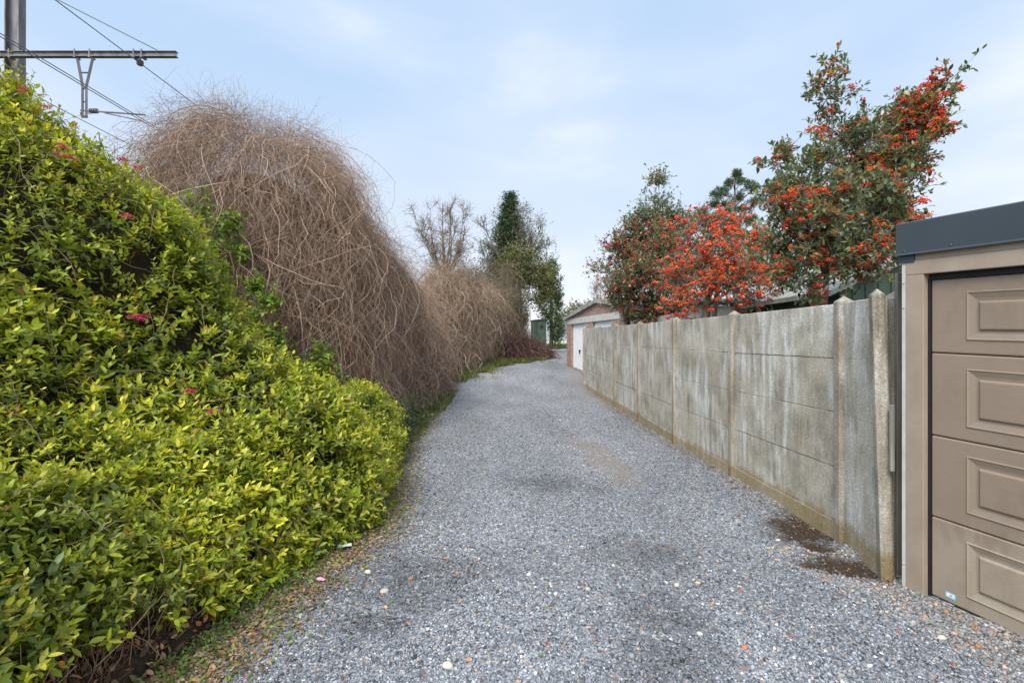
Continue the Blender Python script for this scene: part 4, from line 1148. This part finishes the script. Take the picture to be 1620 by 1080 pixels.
# ------------------------------------------------------------------ trees
def limb_path(a, b, m, sag=.12, wob=.05, r=None):
    a, b = np.array(a), np.array(b); L_ = np.linalg.norm(b - a)
    K = np.linspace(0, 1, m)[:, None]
    side = nrm(rng.normal(size=3)) * sag * L_
    up = np.array([0, 0, 1]) * -sag * L_ * .6
    return a * (1 - K) + b * K + np.sin(K * np.pi) * (side + up) * .6 + np.cumsum(rng.normal(0, wob * L_ / m, (m, 3)), 0) * K
def branch_tree(trunk, limbs, nside, slen, ntwig, tlen, up=.3, r0=.05, droop=0, start=.25, m=12):
    """trunk: polyline; limbs: list of (origin index, target). Returns tube sets and twig polylines"""
    main = []
    for (o_, tgt) in limbs:
        main.append(limb_path(o_, tgt, m))
    main = np.array(main)
    nl = len(main)
    rl = r0 * np.linspace(1, .09, m)[None] * np.ones((nl, 1))
    # secondaries
    fi = rng.integers(0, nl, nside); k = start + (1 - start) * rng.random(nside)**.62; kk = k * (m - 1); i0 = np.minimum(kk.astype(int), m - 2); f = (kk - i0)[:, None]
    P0 = main[fi, i0] * (1 - f) + main[fi, i0 + 1] * f; T = nrm(main[fi, i0 + 1] - main[fi, i0])
    d = nrm(T * .55 + rng.normal(0, .62, (nside, 3)) + np.array([0, 0, up]))
    ln = slen * rng.uniform(.5, 1.2, nside) * (1.15 - .65 * k)
    ms = 7; Ps = [P0]
    for q in range(ms - 1):
        d = nrm(d + rng.normal(0, .16, d.shape) + np.array([0, 0, -droop])); Ps.append(Ps[-1] + d * (ln / (ms - 1))[:, None])
    Ps = np.stack(Ps, 1); rs = r0 * .30 * np.linspace(1, .3, ms)[None] * np.ones((nside, 1))
    # twigs
    fi = rng.integers(0, nside, ntwig); k = rng.random(ntwig)**.7; kk = k * (ms - 1); i0 = np.minimum(kk.astype(int), ms - 2); f = (kk - i0)[:, None]
    P0 = Ps[fi, i0] * (1 - f) + Ps[fi, i0 + 1] * f; T = nrm(Ps[fi, i0 + 1] - Ps[fi, i0])
    d = nrm(T * .6 + rng.normal(0, .6, (ntwig, 3)) + np.array([0, 0, up * .7])); ln = tlen * rng.uniform(.5, 1.3, ntwig)
    mt = 6; Pt = [P0]
    for q in range(mt - 1):
        d = nrm(d + rng.normal(0, .18, d.shape) + np.array([0, 0, -droop])); Pt.append(Pt[-1] + d * (ln / (mt - 1))[:, None])
    Pt = np.stack(Pt, 1); rt = r0 * .11 * np.linspace(1, .5, mt)[None] * np.ones((ntwig, 1))
    return (main, rl), (Ps, rs), (Pt, rt)
def tube_mesh(name, sets, colr, g, sides=(8, 5, 3)):
    VV, FF, CC, o_ = [], [], [], 0
    for (P, r), s in zip(sets, sides):
        V, Fq = tubes(P, r, s); VV.append(V); FF.append(Fq + o_); o_ += len(V)
        CC.append(rep(np.array(colr) * rng.uniform(.7, 1.3, (len(P), 1)), P.shape[1] * s))
    return mesh_np(name, np.concatenate(VV), np.concatenate(FF), M_twig, g, col=np.concatenate(CC))

def berry_tree(name, label, trunkpts, limbs, nside, slen, ntwig, tlen, leafL, nleaf, nclus, bcol, leafpal, berry_r=.0075, trad=.045, nb=14, heavy=None, dens=None):
    base = trunkpts[0]; g = root(name, base, label, 'tree', 'red-berried trees behind the concrete fence')
    mt = MB().tube(trunkpts, [trad * (1 - .35 * i / (len(trunkpts) - 1)) for i in range(len(trunkpts))], 10); mt.build('trunk', M_bark, g, smooth=True)
    S = branch_tree(None, [(trunkpts[-1], l) for l in limbs], nside, slen, ntwig, tlen, r0=trad * .5, droop=.03)
    tube_mesh('branches', S, (.24, .20, .16), g)
    Pt = S[2][0]; n = len(Pt)
    # leaves along twigs
    j = rng.integers(0, n, nleaf); k = rng.integers(1, 6, nleaf)
    pos = Pt[j, k]; T = nrm(Pt[j, k] - Pt[j, k-1])
    d = T * .5 + rng.normal(0, .6, (nleaf, 3)) + np.array([0, 0, .12]); up_ = np.array([0, 0, 1.1]) + rng.normal(0, .45, (nleaf, 3))
    pal = np.array(leafpal); c = pal[rng.integers(0, len(pal), nleaf)] * rng.uniform(.7, 1.3, (nleaf, 1))
    r_ = rng.random(nleaf); c[r_ < .03] = np.array([.42, .36, .06])
    V, Fc, kk = inst(leaf_t(.44, .07, .1), pos, basis(d, up_), leafL * rng.uniform(.65, 1.2, nleaf))
    mesh_np('foliage', V, Fc, M_leaf, g, col=rep(c, kk), smooth=True)
    # berry clusters
    allp = np.concatenate([Pt[:, 2:].reshape(-1, 3)])
    wgt = np.ones(len(allp)) if heavy is None else heavy(allp)
    ci = rng.choice(len(allp), nclus, p=wgt / wgt.sum())
    ctr = allp[ci] + np.array([0, 0, .01])
    rad = rng.uniform(.018, .045, nclus) * (berry_r / .0075)**.8
    pos = (ctr[:, None] + nrm(rng.normal(size=(nclus, nb, 3))) * (rng.random((nclus, nb, 1))**.5) * rad[:, None, None] * np.array([1.3, 1.3, .75])).reshape(-1, 3)
    m_ = len(pos); bc = np.array(bcol)[rng.integers(0, len(bcol), nclus)]; c = np.repeat(bc, nb, 0) * rng.uniform(.65, 1.2, (m_, 1))
    V, Fc, kk = inst(ICO if berry_r < .02 and nclus * nb < 22000 else OCT, pos, randB(m_), berry_r * rng.uniform(.8, 1.2, m_))
    mesh_np('berries', V, Fc, M_berry, g, col=rep(c, kk), smooth=True)
    return g
COT = [(.11, .145, .08), (.15, .185, .105), (.075, .10, .06), (.20, .235, .15), (.13, .165, .05), (.25, .28, .17)]
RED = [(.72, .055, .015), (.62, .035, .015), (.80, .09, .02), (.72, .13, .02)]
ORANGE = [(.82, .10, .02), (.74, .06, .015), (.86, .16, .03), (.66, .05, .012)]
# tree nearest the garage (C)
def T(px, py, D): return tuple(at(px, py, D))
Dc = 6.05
tc_b = at(1303, 540, Dc); tc_b[2] = 0
tr = [tuple(tc_b), tuple(tc_b + np.array([.01, 0, .9])), (tc_b[0] - .02, Dc, 1.7), tuple(at(1308, 430, Dc))]
lim = [T(1312, 125, 6.0), T(1350, 190, 6.2), T(1487, 135, 5.8), T(1440, 215, 6.1), T(1440, 165, 6.1), T(1408, 190, 6.2), T(1378, 185, 6.0), T(1395, 240, 5.9), T(1365, 240, 6.2), T(1430, 250, 5.8), T(1465, 170, 5.9), T(1290, 250, 5.9), T(1240, 250, 6.2), T(1225, 330, 5.8), T(1210, 400, 6.1), T(1240, 440, 5.7), T(1330, 300, 5.5), T(1400, 300, 5.6), T(1432, 335, 5.9), T(1432, 372, 5.8), T(1372, 400, 5.5), T(1320, 400, 5.4), T(1280, 350, 5.5), T(1390, 350, 6.5), T(1300, 330, 6.6), T(1420, 260, 6.4), T(1345, 412, 6.0), T(1395, 385, 6.0), T(1250, 300, 5.7)]
berry_tree('berry_tree', 'tall red-berried tree with two long upward sprays, rising beside the beige garage', tr, lim, 620, .56, 5000, .18, .070, 29000, 1900, RED, COT, .0088, .05, 18,
           heavy=lambda p: (1.0 * (fbm(p, 2.2, 70, 2) > .0) + .12) * (.35 + np.linalg.norm((p - np.array([3.9, 6.0, 3.0])) / np.array([1.0, .9, 1.4]), axis=1))**2)
# tree B: nearly leafless, thick with orange-red berries
Db = 9.2
b0 = at(1112, 540, Db); b0[2] = 0
tr = [tuple(b0), tuple(b0 + np.array([.03, 0, 1.2])), tuple(at(1122, 470, Db)), tuple(at(1135, 440, Db))]
lim = [T(1170, 348, 9.3), T(1120, 350, 9.2), T(1145, 345, 9.5), T(1200, 380, 9.0), T(1205, 440, 9.1), T(1195, 480, 8.8), T(1085, 365, 9.4), T(1080, 420, 9.0), T(1060, 450, 9.2), T(1070, 490, 8.9), T(1110, 400, 8.7), T(1160, 400, 8.6), T(1165, 460, 8.6), T(1120, 450, 8.5), T(1210, 410, 9.6), T(1090, 470, 8.7), T(1180, 430, 8.5), T(1100, 335, 9.3)]
berry_tree('berry_tree', 'sparse-leaved tree crowded with orange-red berries, middle one behind the fence', tr, lim, 360, .62, 2800, .22, .058, 7000, 820, ORANGE, COT, .0115, .05, 18)
# tree A: dense, darker, with a slender leafy tip
Da = 13.6
a0 = at(1030, 540, Da); a0[2] = 0
tr = [tuple(a0), tuple(a0 + np.array([0, 0, 1.3])), tuple(at(1032, 480, Da)), tuple(at(1030, 440, Da))]
lim = [T(1044, 285, 13.6), T(1042, 330, 13.6), T(1015, 345, 13.4), T(1060, 350, 13.6), T(1085, 350, 13.5), T(1000, 370, 13.4), T(975, 400, 13.4), T(958, 430, 13.5), T(965, 470, 13.2), T(990, 485, 12.9), T(1030, 490, 12.8), T(1070, 470, 13), T(1095, 430, 13.2), T(1060, 400, 12.6), T(1010, 420, 12.5), T(1030, 440, 12.3), T(985, 440, 12.7), T(1040, 370, 12.9), T(1090, 390, 13.8), T(1000, 400, 14.5), T(1050, 420, 14.8)]
berry_tree('berry_tree', 'broad dense tree speckled with dark red berries, its slender tip bare of them', tr, lim, 520, .90, 4600, .32, .09, 24000, 1700, [(.52, .045, .018), (.42, .03, .015), (.60, .09, .02)], COT, .014, .06, 8,
           heavy=lambda p: np.where(p[:, 2] > 5.0, .05, 1.0))
# stakes
def stake(p, q, r, label):
    o = MB().tube([p, ((p[0]*.5 + q[0]*.5) + .004, (p[1] + q[1]) / 2, (p[2] + q[2]) / 2), q], [r, r*.97, r*.92], 9).build('wooden_stake', M_stake, smooth=False)
    tag(o, label, 'stake', 'wooden stakes tied to the berry trees')
p = at(1287, 440, 5.85); stake((p[0], 5.85, 0), tuple(p), .043, 'thick weathered stake standing beside the trunk of the tall berry tree')
p = at(1120, 448, 9.0); stake((p[0] - .25, 9.0, 0), tuple(p), .06, 'leaning pale stake under the orange-berried tree')
p = at(1136, 452, 9.4); stake((p[0] - .35, 9.4, 0), tuple(p), .05, 'slimmer leaning stake crossing behind the pale one under the orange berries')
p = at(986, 470, 13.2); stake((p[0], 13.2, 0), tuple(p), .07, 'stout stake at the left under the dense dark berry tree')

# generic cloud crown
def cloud_tree(name, label, trunk, rad, blobs, nleaf, size, pal, barkc=(.16, .13, .10), cat='tree', tmpl=None, group=None, limbs=True, up=.2, tone_s=.7, seed=80, shell=.5, m=M_leafmatte, upn=.8):
    g = root(name, trunk[0], label, cat, group)
    MB().tube(trunk, [rad * (1 - .75 * i / (len(trunk) - 1)) for i in range(len(trunk))], 8).build('trunk', M_bark, g, smooth=True)
    if limbs:
        lm = []
        for (c, r) in blobs:
            k = rng.integers(1, len(trunk)); lm.append((trunk[k], tuple(np.array(c) + rng.normal(0, .2, 3) * np.array(r))))
        S = branch_tree(None, lm, 14 * len(lm), np.mean([b[1][0] for b in blobs]) * 1.0, 60 * len(lm), np.mean([b[1][0] for b in blobs]) * .4, r0=rad * .35)
        tube_mesh('branches', S, barkc, g, (5, 4, 3))
    vol = np.array([b[1][0] * b[1][1] * b[1][2] for b in blobs])**.75; vol /= vol.sum()
    bi = rng.choice(len(blobs), nleaf, p=vol); C = np.array([b[0] for b in blobs])[bi]; Rr = np.array([b[1] for b in blobs])[bi]
    q = nrm(rng.normal(size=(nleaf, 3))); rr = (shell + (1 - shell) * rng.random(nleaf))[:, None]
    P = C + q * rr * Rr * (1 + .35 * fbm(C + q * 2.2, 1.5, seed, 2)[:, None]); P += rng.normal(0, .05, P.shape) * Rr
    keep = fbm(P, 2.2 / np.mean(Rr), seed + 3, 2) > -.35; P, q = P[keep], q[keep]; n = len(P)
    tone = fbm(P, tone_s, seed + 5, 2)[:, None]; pal = np.array(pal)
    c = pal[rng.integers(0, len(pal), n)] * rng.uniform(.65, 1.35, (n, 1)) * (1 + .3 * tone)
    V, Fc, k = inst(tmpl or leaf_s(.55, .15), P, basis(q * .5 + rng.normal(0, .7, (n, 3)) + np.array([0, 0, up]), np.array([0, 0, upn]) + q * .6 + rng.normal(0, .4, (n, 3))), size * rng.uniform(.6, 1.3, n))
    mesh_np('crown', V, Fc, m, g, col=rep(c, k))
    return g
def B(px, py, D, rx, rz, ry=None): return (tuple(at(px, py, D)), (rx / F * D, (ry or rx) / F * D, rz / F * D))
def trunk_to(px, py, D, n=5, lean=0):
    p = at(px, py, D); z0 = terr1(0, D) - .1
    return [(p[0] + lean * (1 - k / (n-1)), D, z0 + (p[2] - z0) * k / (n - 1)) for k in range(n)]

# ivy-clad olive-brown mass by the cabinet
OL = [(.13, .13, .045), (.18, .16, .06), (.09, .11, .03), (.21, .19, .07), (.08, .10, .03)]
cloud_tree('ivy_clad_tree', 'olive-green ivy-smothered tree leaning over the utility cabinet', trunk_to(822, 400, 31.5), .22,
    [B(822, 420, 31.5, 38, 34), B(800, 470, 31, 30, 50), B(848, 448, 31.2, 32, 38), B(820, 505, 31, 22, 35), B(812, 520, 31, 25, 35), B(865, 440, 32, 18, 26)], 26000, .13, OL)
drape('bare_climber_mound', 'grey-brown veil of dry stems hanging over the ivy-clad tree', [(-.45, 30.2, 1.15, 1.1, 5.4), (-.8, 28.4, .8, 1.1, 4.0)], 2000, 1500, [(.30, .23, .16), (.24, .19, .12), (.2, .17, .09)], (0, 30, .9), .007, core=.6, seglen=.25)
DG = [(.07, .11, .03), (.10, .14, .035), (.13, .17, .05), (.05, .08, .03)]
cloud_tree('broadleaf_tree', 'upright green tree standing just right of the utility cabinet', trunk_to(872, 420, 40), .18,
    [B(873, 425, 40, 12, 18), B(880, 455, 40, 13, 24), B(868, 480, 40, 20, 34), B(880, 520, 40, 14, 26), B(862, 440, 40.5, 13, 26), B(886, 475, 40, 7, 14)], 15000, .15, DG + [(.15, .17, .07)])
# conifer with ivy, sharply pointed
def conifer(name, label, px, ptop, pbot, D, rpx, pal, n, size, seed, cat='tree'):
    top = at(px, ptop, D); z0 = terr1(0, D); g = root(name, (top[0], D, z0), label, cat)
    MB().tube([(top[0], D, z0 - .1), (top[0], D, (z0 + top[2]) / 2), tuple(top)], [.18, .11, .02], 8).build('trunk', M_bark, g, smooth=True)
    H = top[2] - at(px, pbot, D)[2]; rad = rpx / F * D
    # whorled boughs
    nb = 330; h = rng.random(nb)**.8; th = rng.uniform(0, 6.283, nb); ln = rad * (.05 + 1.05 * h**.9) * rng.uniform(.55, 1.15, nb)
    P0 = np.stack([top[0] + 0*h, D + 0*h, top[2] - h * H], -1); dr = np.stack([np.cos(th), np.sin(th), np.full(nb, .15)], -1)
    m = 7; K = np.linspace(0, 1, m)
    Pb = P0[:, None] + dr[:, None] * (ln[:, None, None] * K[None, :, None]); Pb[..., 2] -= (ln[:, None] * .25) * K[None]**2 - .12 * ln[:, None] * K[None]**6
    V, Fq = tubes(Pb, np.full((nb, m), .022) * np.linspace(1, .3, m)[None], 4); mesh_np('branches', V, Fq, M_twig, g, col=np.ones((len(V), 3)) * np.array([.12, .09, .06]))
    j = rng.integers(0, nb, n); k = rng.random(n)**.7 * (m - 1.01); i0 = k.astype(int); f = (k - i0)[:, None]
    P = Pb[j, i0] * (1 - f) + Pb[j, i0 + 1] * f; T_ = nrm(Pb[j, i0 + 1] - Pb[j, i0])
    P = P + rng.normal(0, .11, (n, 3)) * rad * np.array([1, 1, .6])
    d = T_ * .8 + rng.normal(0, .55, (n, 3)); c = np.array(pal)[rng.integers(0, len(pal), n)] * rng.uniform(.6, 1.35, (n, 1))
    V, Fc, kk = inst(leaf_s(.22, .1), P, basis(d, np.array([0, 0, 1]) + rng.normal(0, .4, (n, 3))), size * rng.uniform(.6, 1.3, n))
    mesh_np('crown', V, Fc, M_leafmatte, g, col=rep(c, kk))
    return g
conifer('spruce', 'dark pointed spruce standing behind the ivy-clad tree', 805, 308, 455, 35, 44, [(.05, .09, .045), (.075, .12, .055), (.10, .14, .06), (.05, .075, .05)], 30000, .26, 1)
# sparse budding tree around the spruce
def bare_tree(name, label, base, D, limbs, nside, slen, ntwig, tlen, colr, r0=.09, leaves=0, lpal=None, lsize=.1, group=None, trunk=None, split=None):
    z0 = terr1(0, D); b = at(base, 540, D); g = root(name, (b[0], D, z0), label, 'tree', group)
    sp = at(split[0], split[1], D)
    MB().tube([(b[0], D, z0 - .1), ((b[0] + sp[0]) / 2 + .05, D, (z0 + sp[2]) / 2), tuple(sp)], [r0 * 1.5, r0 * 1.25, r0], 8).build('trunk', M_bark, g, smooth=True)
    S = branch_tree(None, [(tuple(sp), T(*l, D + rng.uniform(-1, 1))) for l in limbs], nside, slen, ntwig, tlen, r0=r0 * .8)
    tube_mesh('branches', S, colr, g, (6, 4, 3))
    if leaves:
        Pt = S[2][0]; j = rng.integers(0, len(Pt), leaves); k = rng.integers(1, 6, leaves); pal = np.array(lpal)
        V, Fc, kk = inst(leaf_s(.6, .1), Pt[j, k], randB(leaves), lsize * rng.uniform(.6, 1.3, leaves)); mesh_np('foliage', V, Fc, M_leafmatte, g, col=rep(pal[rng.integers(0, len(pal), leaves)] * rng.uniform(.7, 1.3, (leaves, 1)), kk))
    return g
bare_tree('budding_tree', 'thin tree with scattered pale buds spreading either side of the spruce', 812, 34,
    [(765, 350), (772, 385), (790, 345), (840, 345), (856, 355), (850, 390), (865, 385), (780, 410), (875, 410), (830, 330), (760, 400), (845, 370)], 200, 1.5, 1500, .7, (.16, .14, .11), .10, 2600, [(.16, .17, .08), (.24, .22, .12), (.10, .12, .06)], .12, split=(812, 440))
bare_tree('bare_tree', 'leafless round-topped tree poking above the brown mounds', 703, 22.5,
    [(655, 325), (665, 345), (680, 330), (700, 322), (715, 320), (733, 335), (738, 360), (690, 350), (720, 360), (675, 380), (735, 390), (700, 380), (725, 400), (685, 400), (712, 340)], 200, .95, 1900, .42, (.22, .165, .125), .07, 1800, [(.12, .085, .06), (.17, .12, .08)], .05, split=(703, 440))
cloud_tree('scrub_bush', 'dark twiggy scrub behind the tan mound under the bare tree', trunk_to(740, 470, 27), .1, [B(735, 440, 27, 30, 35), B(770, 430, 27.5, 22, 28), B(690, 470, 26, 20, 25)], 5000, .10, [(.13, .10, .07), (.10, .085, .05), (.18, .14, .10)], cat='bush')
# far hedge line / bushes at the end of the lane
FARG = [(.16, .17, .09), (.20, .20, .12), (.12, .14, .07), (.24, .22, .15), (.15, .13, .09)]
for i, (px, py, rx, rz, D, lb) in enumerate([(905, 488, 20, 28, 72, 'pale budding bush at the far end of the lane, left of the brick garage roof'), (935, 480, 22, 26, 80, 'hazy grey-green bush seen over the left end of the brick garage roof'), (965, 478, 24, 24, 85, 'distant bush half hidden behind the brick garage roof')]):
    cloud_tree('distant_bush', lb, trunk_to(px, py, D), .15, [B(px, py + 15, D, rx, rz * .8), B(px - 8, py + 25, D, rx, rz * .7), B(px + 10, py + 5, D, rx * .6, rz * .6)], 4200, .35, FARG, cat='bush', group='distant bushes beyond the lane')
bare_tree('bare_tree', 'faint bare tree far off behind the brick garage roof', 950, 82, [(935, 445), (945, 425), (952, 415), (960, 430), (968, 440), (940, 460)], 90, 1.8, 600, 1.0, (.25, .21, .19), .12, split=(950, 490))
o = None
# pine on the right
def pine():
    D = 30; px = 1162; top = at(px, 270, D); g = root('pine_tree', (top[0], D, 1), 'dark green pine with bushy needle clumps rising behind the orange-berried tree', 'tree')
    MB().tube([(top[0], D, .5), (top[0] + .1, D, 6), tuple(top)], [.24, .16, .03], 8).build('trunk', M_bark, g, smooth=True)
    cl = [(1165, 275, 8), (1155, 290, 11), (1175, 290, 11), (1145, 305, 12), (1168, 310, 14), (1190, 300, 11), (1135, 308, 8), (1150, 328, 14), (1178, 330, 15), (1197, 320, 9), (1130, 325, 6), (1135, 345, 10), (1160, 350, 14), (1190, 350, 12), (1112, 335, 8), (1105, 345, 7), (1120, 352, 8), (1175, 372, 14), (1145, 372, 12), (1200, 372, 10), (1130, 380, 10), (1160, 395, 14), (1185, 400, 12), (1115, 345, 6)]
    n_per = 750; pos, dr, cc = [], [], []; br = []
    for (x, y, r) in cl:
        c = at(x, y, D + rng.uniform(-1.2, 1.2)); rr = r / F * D
        br.append(limb_path((top[0], D, c[2] - .5 - abs(c[0] - top[0]) * .4), c, 8))
        sub_ = c + nrm(rng.normal(size=(9, 3))) * rr * rng.uniform(.3, .95, (9, 1)) * np.array([1.15, 1.15, .75])
        b_ = rng.integers(0, 9, n_per); q = nrm(rng.normal(size=(n_per, 3)) + np.array([0, 0, .5])); pos.append(sub_[b_] + q * rng.uniform(0, .14, (n_per, 1))); dr.append(q)
        cc.append(np.array([(.06, .095, .05), (.085, .125, .065), (.11, .15, .07), (.045, .07, .04)])[rng.integers(0, 4, n_per)] * rng.uniform(.7, 1.3, (n_per, 1)))
    pos, dr, cc = map(np.concatenate, (pos, dr, cc)); V, Fc, k = inst(leaf_s(.16, .05), pos, basis(dr, rng.normal(size=dr.shape)), .20 * rng.uniform(.6, 1.3, len(pos)))
    mesh_np('crown', V, Fc, M_leafmatte, g, col=rep(cc, k))
    V, Fq = tubes(np.array(br), np.full((len(br), 8), .05) * np.linspace(1, .4, 8)[None], 5); mesh_np('branches', V, Fq, M_twig, g, col=np.ones((len(V), 3)) * np.array([.14, .10, .07]))
pine()
YG = [(.13, .17, .02), (.17, .21, .025), (.09, .13, .02), (.22, .24, .04), (.06, .09, .02)]
cloud_tree('yellow_conifer', 'yellow-green conifer behind the tall berry tree and low garage roof', trunk_to(1215, 400, 16.5), .1,
    [B(1205, 375, 16.5, 22, 30), B(1225, 410, 16.5, 34, 40), B(1190, 420, 16.5, 26, 40), B(1250, 440, 16.5, 30, 36)], 13000, .10, YG, cat='tree', tmpl=leaf_s(.35, .1))
cloud_tree('conifer_hedge', 'low clipped yellow-green hedge behind the low garage roof', trunk_to(1290, 450, 17), .1,
    [B(1270, 462, 17, 34, 26), B(1305, 460, 17, 30, 24), B(1330, 465, 17, 24, 24), B(1235, 465, 17, 30, 26)], 12000, .09, YG, cat='hedge', tmpl=leaf_s(.35, .1))
# greyish leafy bush behind the orange-berried tree
cloud_tree('leafy_bush', 'grey-green bush showing through the orange berries', trunk_to(1150, 440, 15.5), .08, [B(1120, 410, 15.5, 34, 40), B(1160, 425, 15.5, 30, 40), B(1085, 440, 15.5, 24, 36)], 3600, .11, [(.13, .15, .09), (.18, .19, .13), (.09, .11, .06)], cat='bush')
# brush pile
drape('brush_pile', 'dark reddish heap of cut brush beside the lane near the cabinet', [(.4, 27.5, 1.15, .9, 1.15), (-.5, 26.9, .8, .9, 1.1), (1.4, 28.0, .85, .7, .6)], 3000, 3000, [(.16, .085, .07), (.22, .13, .10), (.11, .06, .05)], (.3, 30, .9), .007, cat='brush', group='brush', core=.8, seglen=.18)

# ------------------------------------------------------------------ grass and leaf litter
def grass():
    segs = [((688, 612), 1.0, 9, 17.5, 1500, .16), ((0, 0), 0, 0, 0, 0, 0)]
    P = []; H = []
    def strip(y0, y1, w0, w1, n, h):
        y = rng.uniform(y0, y1, n); x = lane_l(y) - .05 + rng.uniform(-w0, w1, n); P.append(np.stack([x, y, terr(x, y)], -1)); H.append(np.full(n, h) * rng.uniform(.4, 1.3, n))
    strip(6.8, 12, .35, .22, 5200, .055); strip(12, 20, .7, .30, 12000, .14); strip(17, 28, 1.0, .42, 15000, .20); strip(4.6, 7, .22, .15, 1200, .035)
    for cx, cy, rx_, ry_, n, h in ((-1.6, 21.2, .6, 1.3, 9000, .15), (-2.45, 18.4, .4, 1.6, 6000, .16), (-.7, 24.6, .55, .7, 6000, .24), (.6, 25.4, .9, .35, 4000, .12), (-2.25, 14.5, .3, 2.0, 5000, .12)):
        q = rng.normal(size=(n, 2)) * np.array([rx_, ry_]) * .6; x = cx + q[:, 0]; y = cy + q[:, 1]; P.append(np.stack([x, y, terr(x, y)], -1)); H.append(h * rng.uniform(.5, 1.4, n))
    n = 7000; x = rng.uniform(2.2, 8, n); y = rng.uniform(38, 56, n); P.append(np.stack([x, y, terr(x, y)], -1)); H.append(np.full(n, .3))
    n = 1800; y = rng.uniform(19, 24, n); x = lane_r(y) - rng.uniform(.0, .5, n); P.append(np.stack([x, y, terr(x, y)], -1)); H.append(np.full(n, .05))
    P = np.concatenate(P); H = np.concatenate(H); n = len(P)
    keep = fbm(P, .9, 90, 2) > -.15; P, H = P[keep], H[keep]; n = len(P)
    V, Fc, k = inst(leaf_s(.12, -.0), P, basis(np.array([0, 0, 1.3]) + rng.normal(0, .45, (n, 3)), rng.normal(size=(n, 3))), H)
    pal = np.array([(.10, .145, .025), (.14, .185, .035), (.07, .105, .02), (.24, .20, .09), (.11, .155, .03)]); c = pal[rng.integers(0, 5, n)] * rng.uniform(.7, 1.3, (n, 1))
    tag(mesh_np('grass', V, Fc, M_leafmatte, col=rep(c, k)), 'short green grass tufts along the verges of the lane', 'grass', kind='stuff')
    n = 24000; y = 1.9 + 10 * rng.random(n)**1.6; x = lane_l(y) - .06 + rng.normal(0, .18, n)
    k_ = 420; y[:k_] = 2.3 + 9 * rng.random(k_)**1.5; x[:k_] = lane_l(y[:k_]) + rng.random(k_) * (2.6 - lane_l(y[:k_]))
    P = np.stack([x, y, lanez(x, y) + .010 + rng.random(n) * .012], -1)
    V, Fc, k = inst(leaf_t(.5, .1, .3), P, basis(rng.normal(size=(n, 3)) * np.array([1, 1, .2]), np.array([0, 0, 1]) + rng.normal(0, .5, (n, 3))), rng.uniform(.012, .042, n))
    pal = np.array([(.26, .16, .10), (.17, .11, .07), (.38, .26, .16), (.12, .18, .04), (.20, .27, .05), (.42, .21, .09), (.30, .22, .15)]); c = pal[rng.integers(0, 7, n)] * rng.uniform(.6, 1.3, (n, 1))
    tag(mesh_np('leaf_litter', V, Fc, M_leafmatte, col=rep(c, k)), 'brown and green fallen leaves strewn along the hedge foot', 'leaf litter', kind='stuff')
    n = 5200; y = 1.7 + 2.6 * rng.random(n); t = rng.random(n)**.8 * 1.1
    P = hedge_pt(t, y); Nn = hedge_n(t, y); P = P - Nn * (np.clip(t * .5, .03, .20) - .015)[:, None]; P[:, 2] = np.maximum(P[:, 2], .01)
    V, Fc, k = inst(leaf_t(.5, .1, .5), P, basis(rng.normal(size=(n, 3)), Nn + rng.normal(0, .7, (n, 3))), rng.uniform(.025, .06, n))
    pal = np.array([(.24, .13, .07), (.15, .085, .05), (.36, .22, .12), (.40, .18, .07), (.10, .06, .035)]); c = pal[rng.integers(0, 5, n)] * rng.uniform(.6, 1.3, (n, 1))
    tag(mesh_np('dead_leaves', V, Fc, M_leafmatte, col=rep(c, k)), 'curled brown dead leaves caught low in the open bottom of the hedge', 'dead leaves', kind='stuff')
    # small green weeds mixed with the litter
    n = 700; y = rng.uniform(2.2, 5.2, n); x = lane_l(y) - .16 + rng.normal(0, .10, n); P = np.stack([x, y, x*0 + .01], -1)
    S = nrm(np.array([0, 0, 1]) + rng.normal(0, .5, (n, 3))); cc = np.array([.09, .14, .03]) * rng.uniform(.6, 1.4, (n, 1))
    V, Fc, C, st_ = shoots(P, S, rng.uniform(.02, .07, n), 3, .024, cc, cc * 1.6, leaf_s(.5, .1)); tag(mesh_np('weeds', V, Fc, M_leafmatte, col=C), 'tiny green weeds at the edge of the gravel below the hedge', 'weeds', kind='stuff')
    # dry leaves gathered along the fence foot
    n = 1400; y = rng.uniform(4.5, 17, n); x = np.interp(y, [p[1] for p in FP][::-1], [p[0] for p in FP][::-1]) - .06 - np.abs(rng.normal(0, .10, n)); P = np.stack([x, y, lanez(x, y) + .015], -1)
    V, Fc, k = inst(leaf_t(.5, .1, .3), P, basis(rng.normal(size=(n, 3)) * np.array([1, 1, .2]), np.array([0, 0, 1]) + rng.normal(0, .5, (n, 3))), rng.uniform(.012, .034, n))
    pal = np.array([(.30, .20, .12), (.22, .14, .09), (.40, .30, .2), (.18, .12, .08)]); c = pal[rng.integers(0, 4, n)] * rng.uniform(.6, 1.3, (n, 1))
    tag(mesh_np('dry_leaves', V, Fc, M_leafmatte, col=rep(c, k)), 'dry tan leaves blown against the foot of the concrete fence', 'leaves', kind='stuff')
grass()

# clear helper properties
for o in scene.objects:
    if '_o' in o: del o['_o']
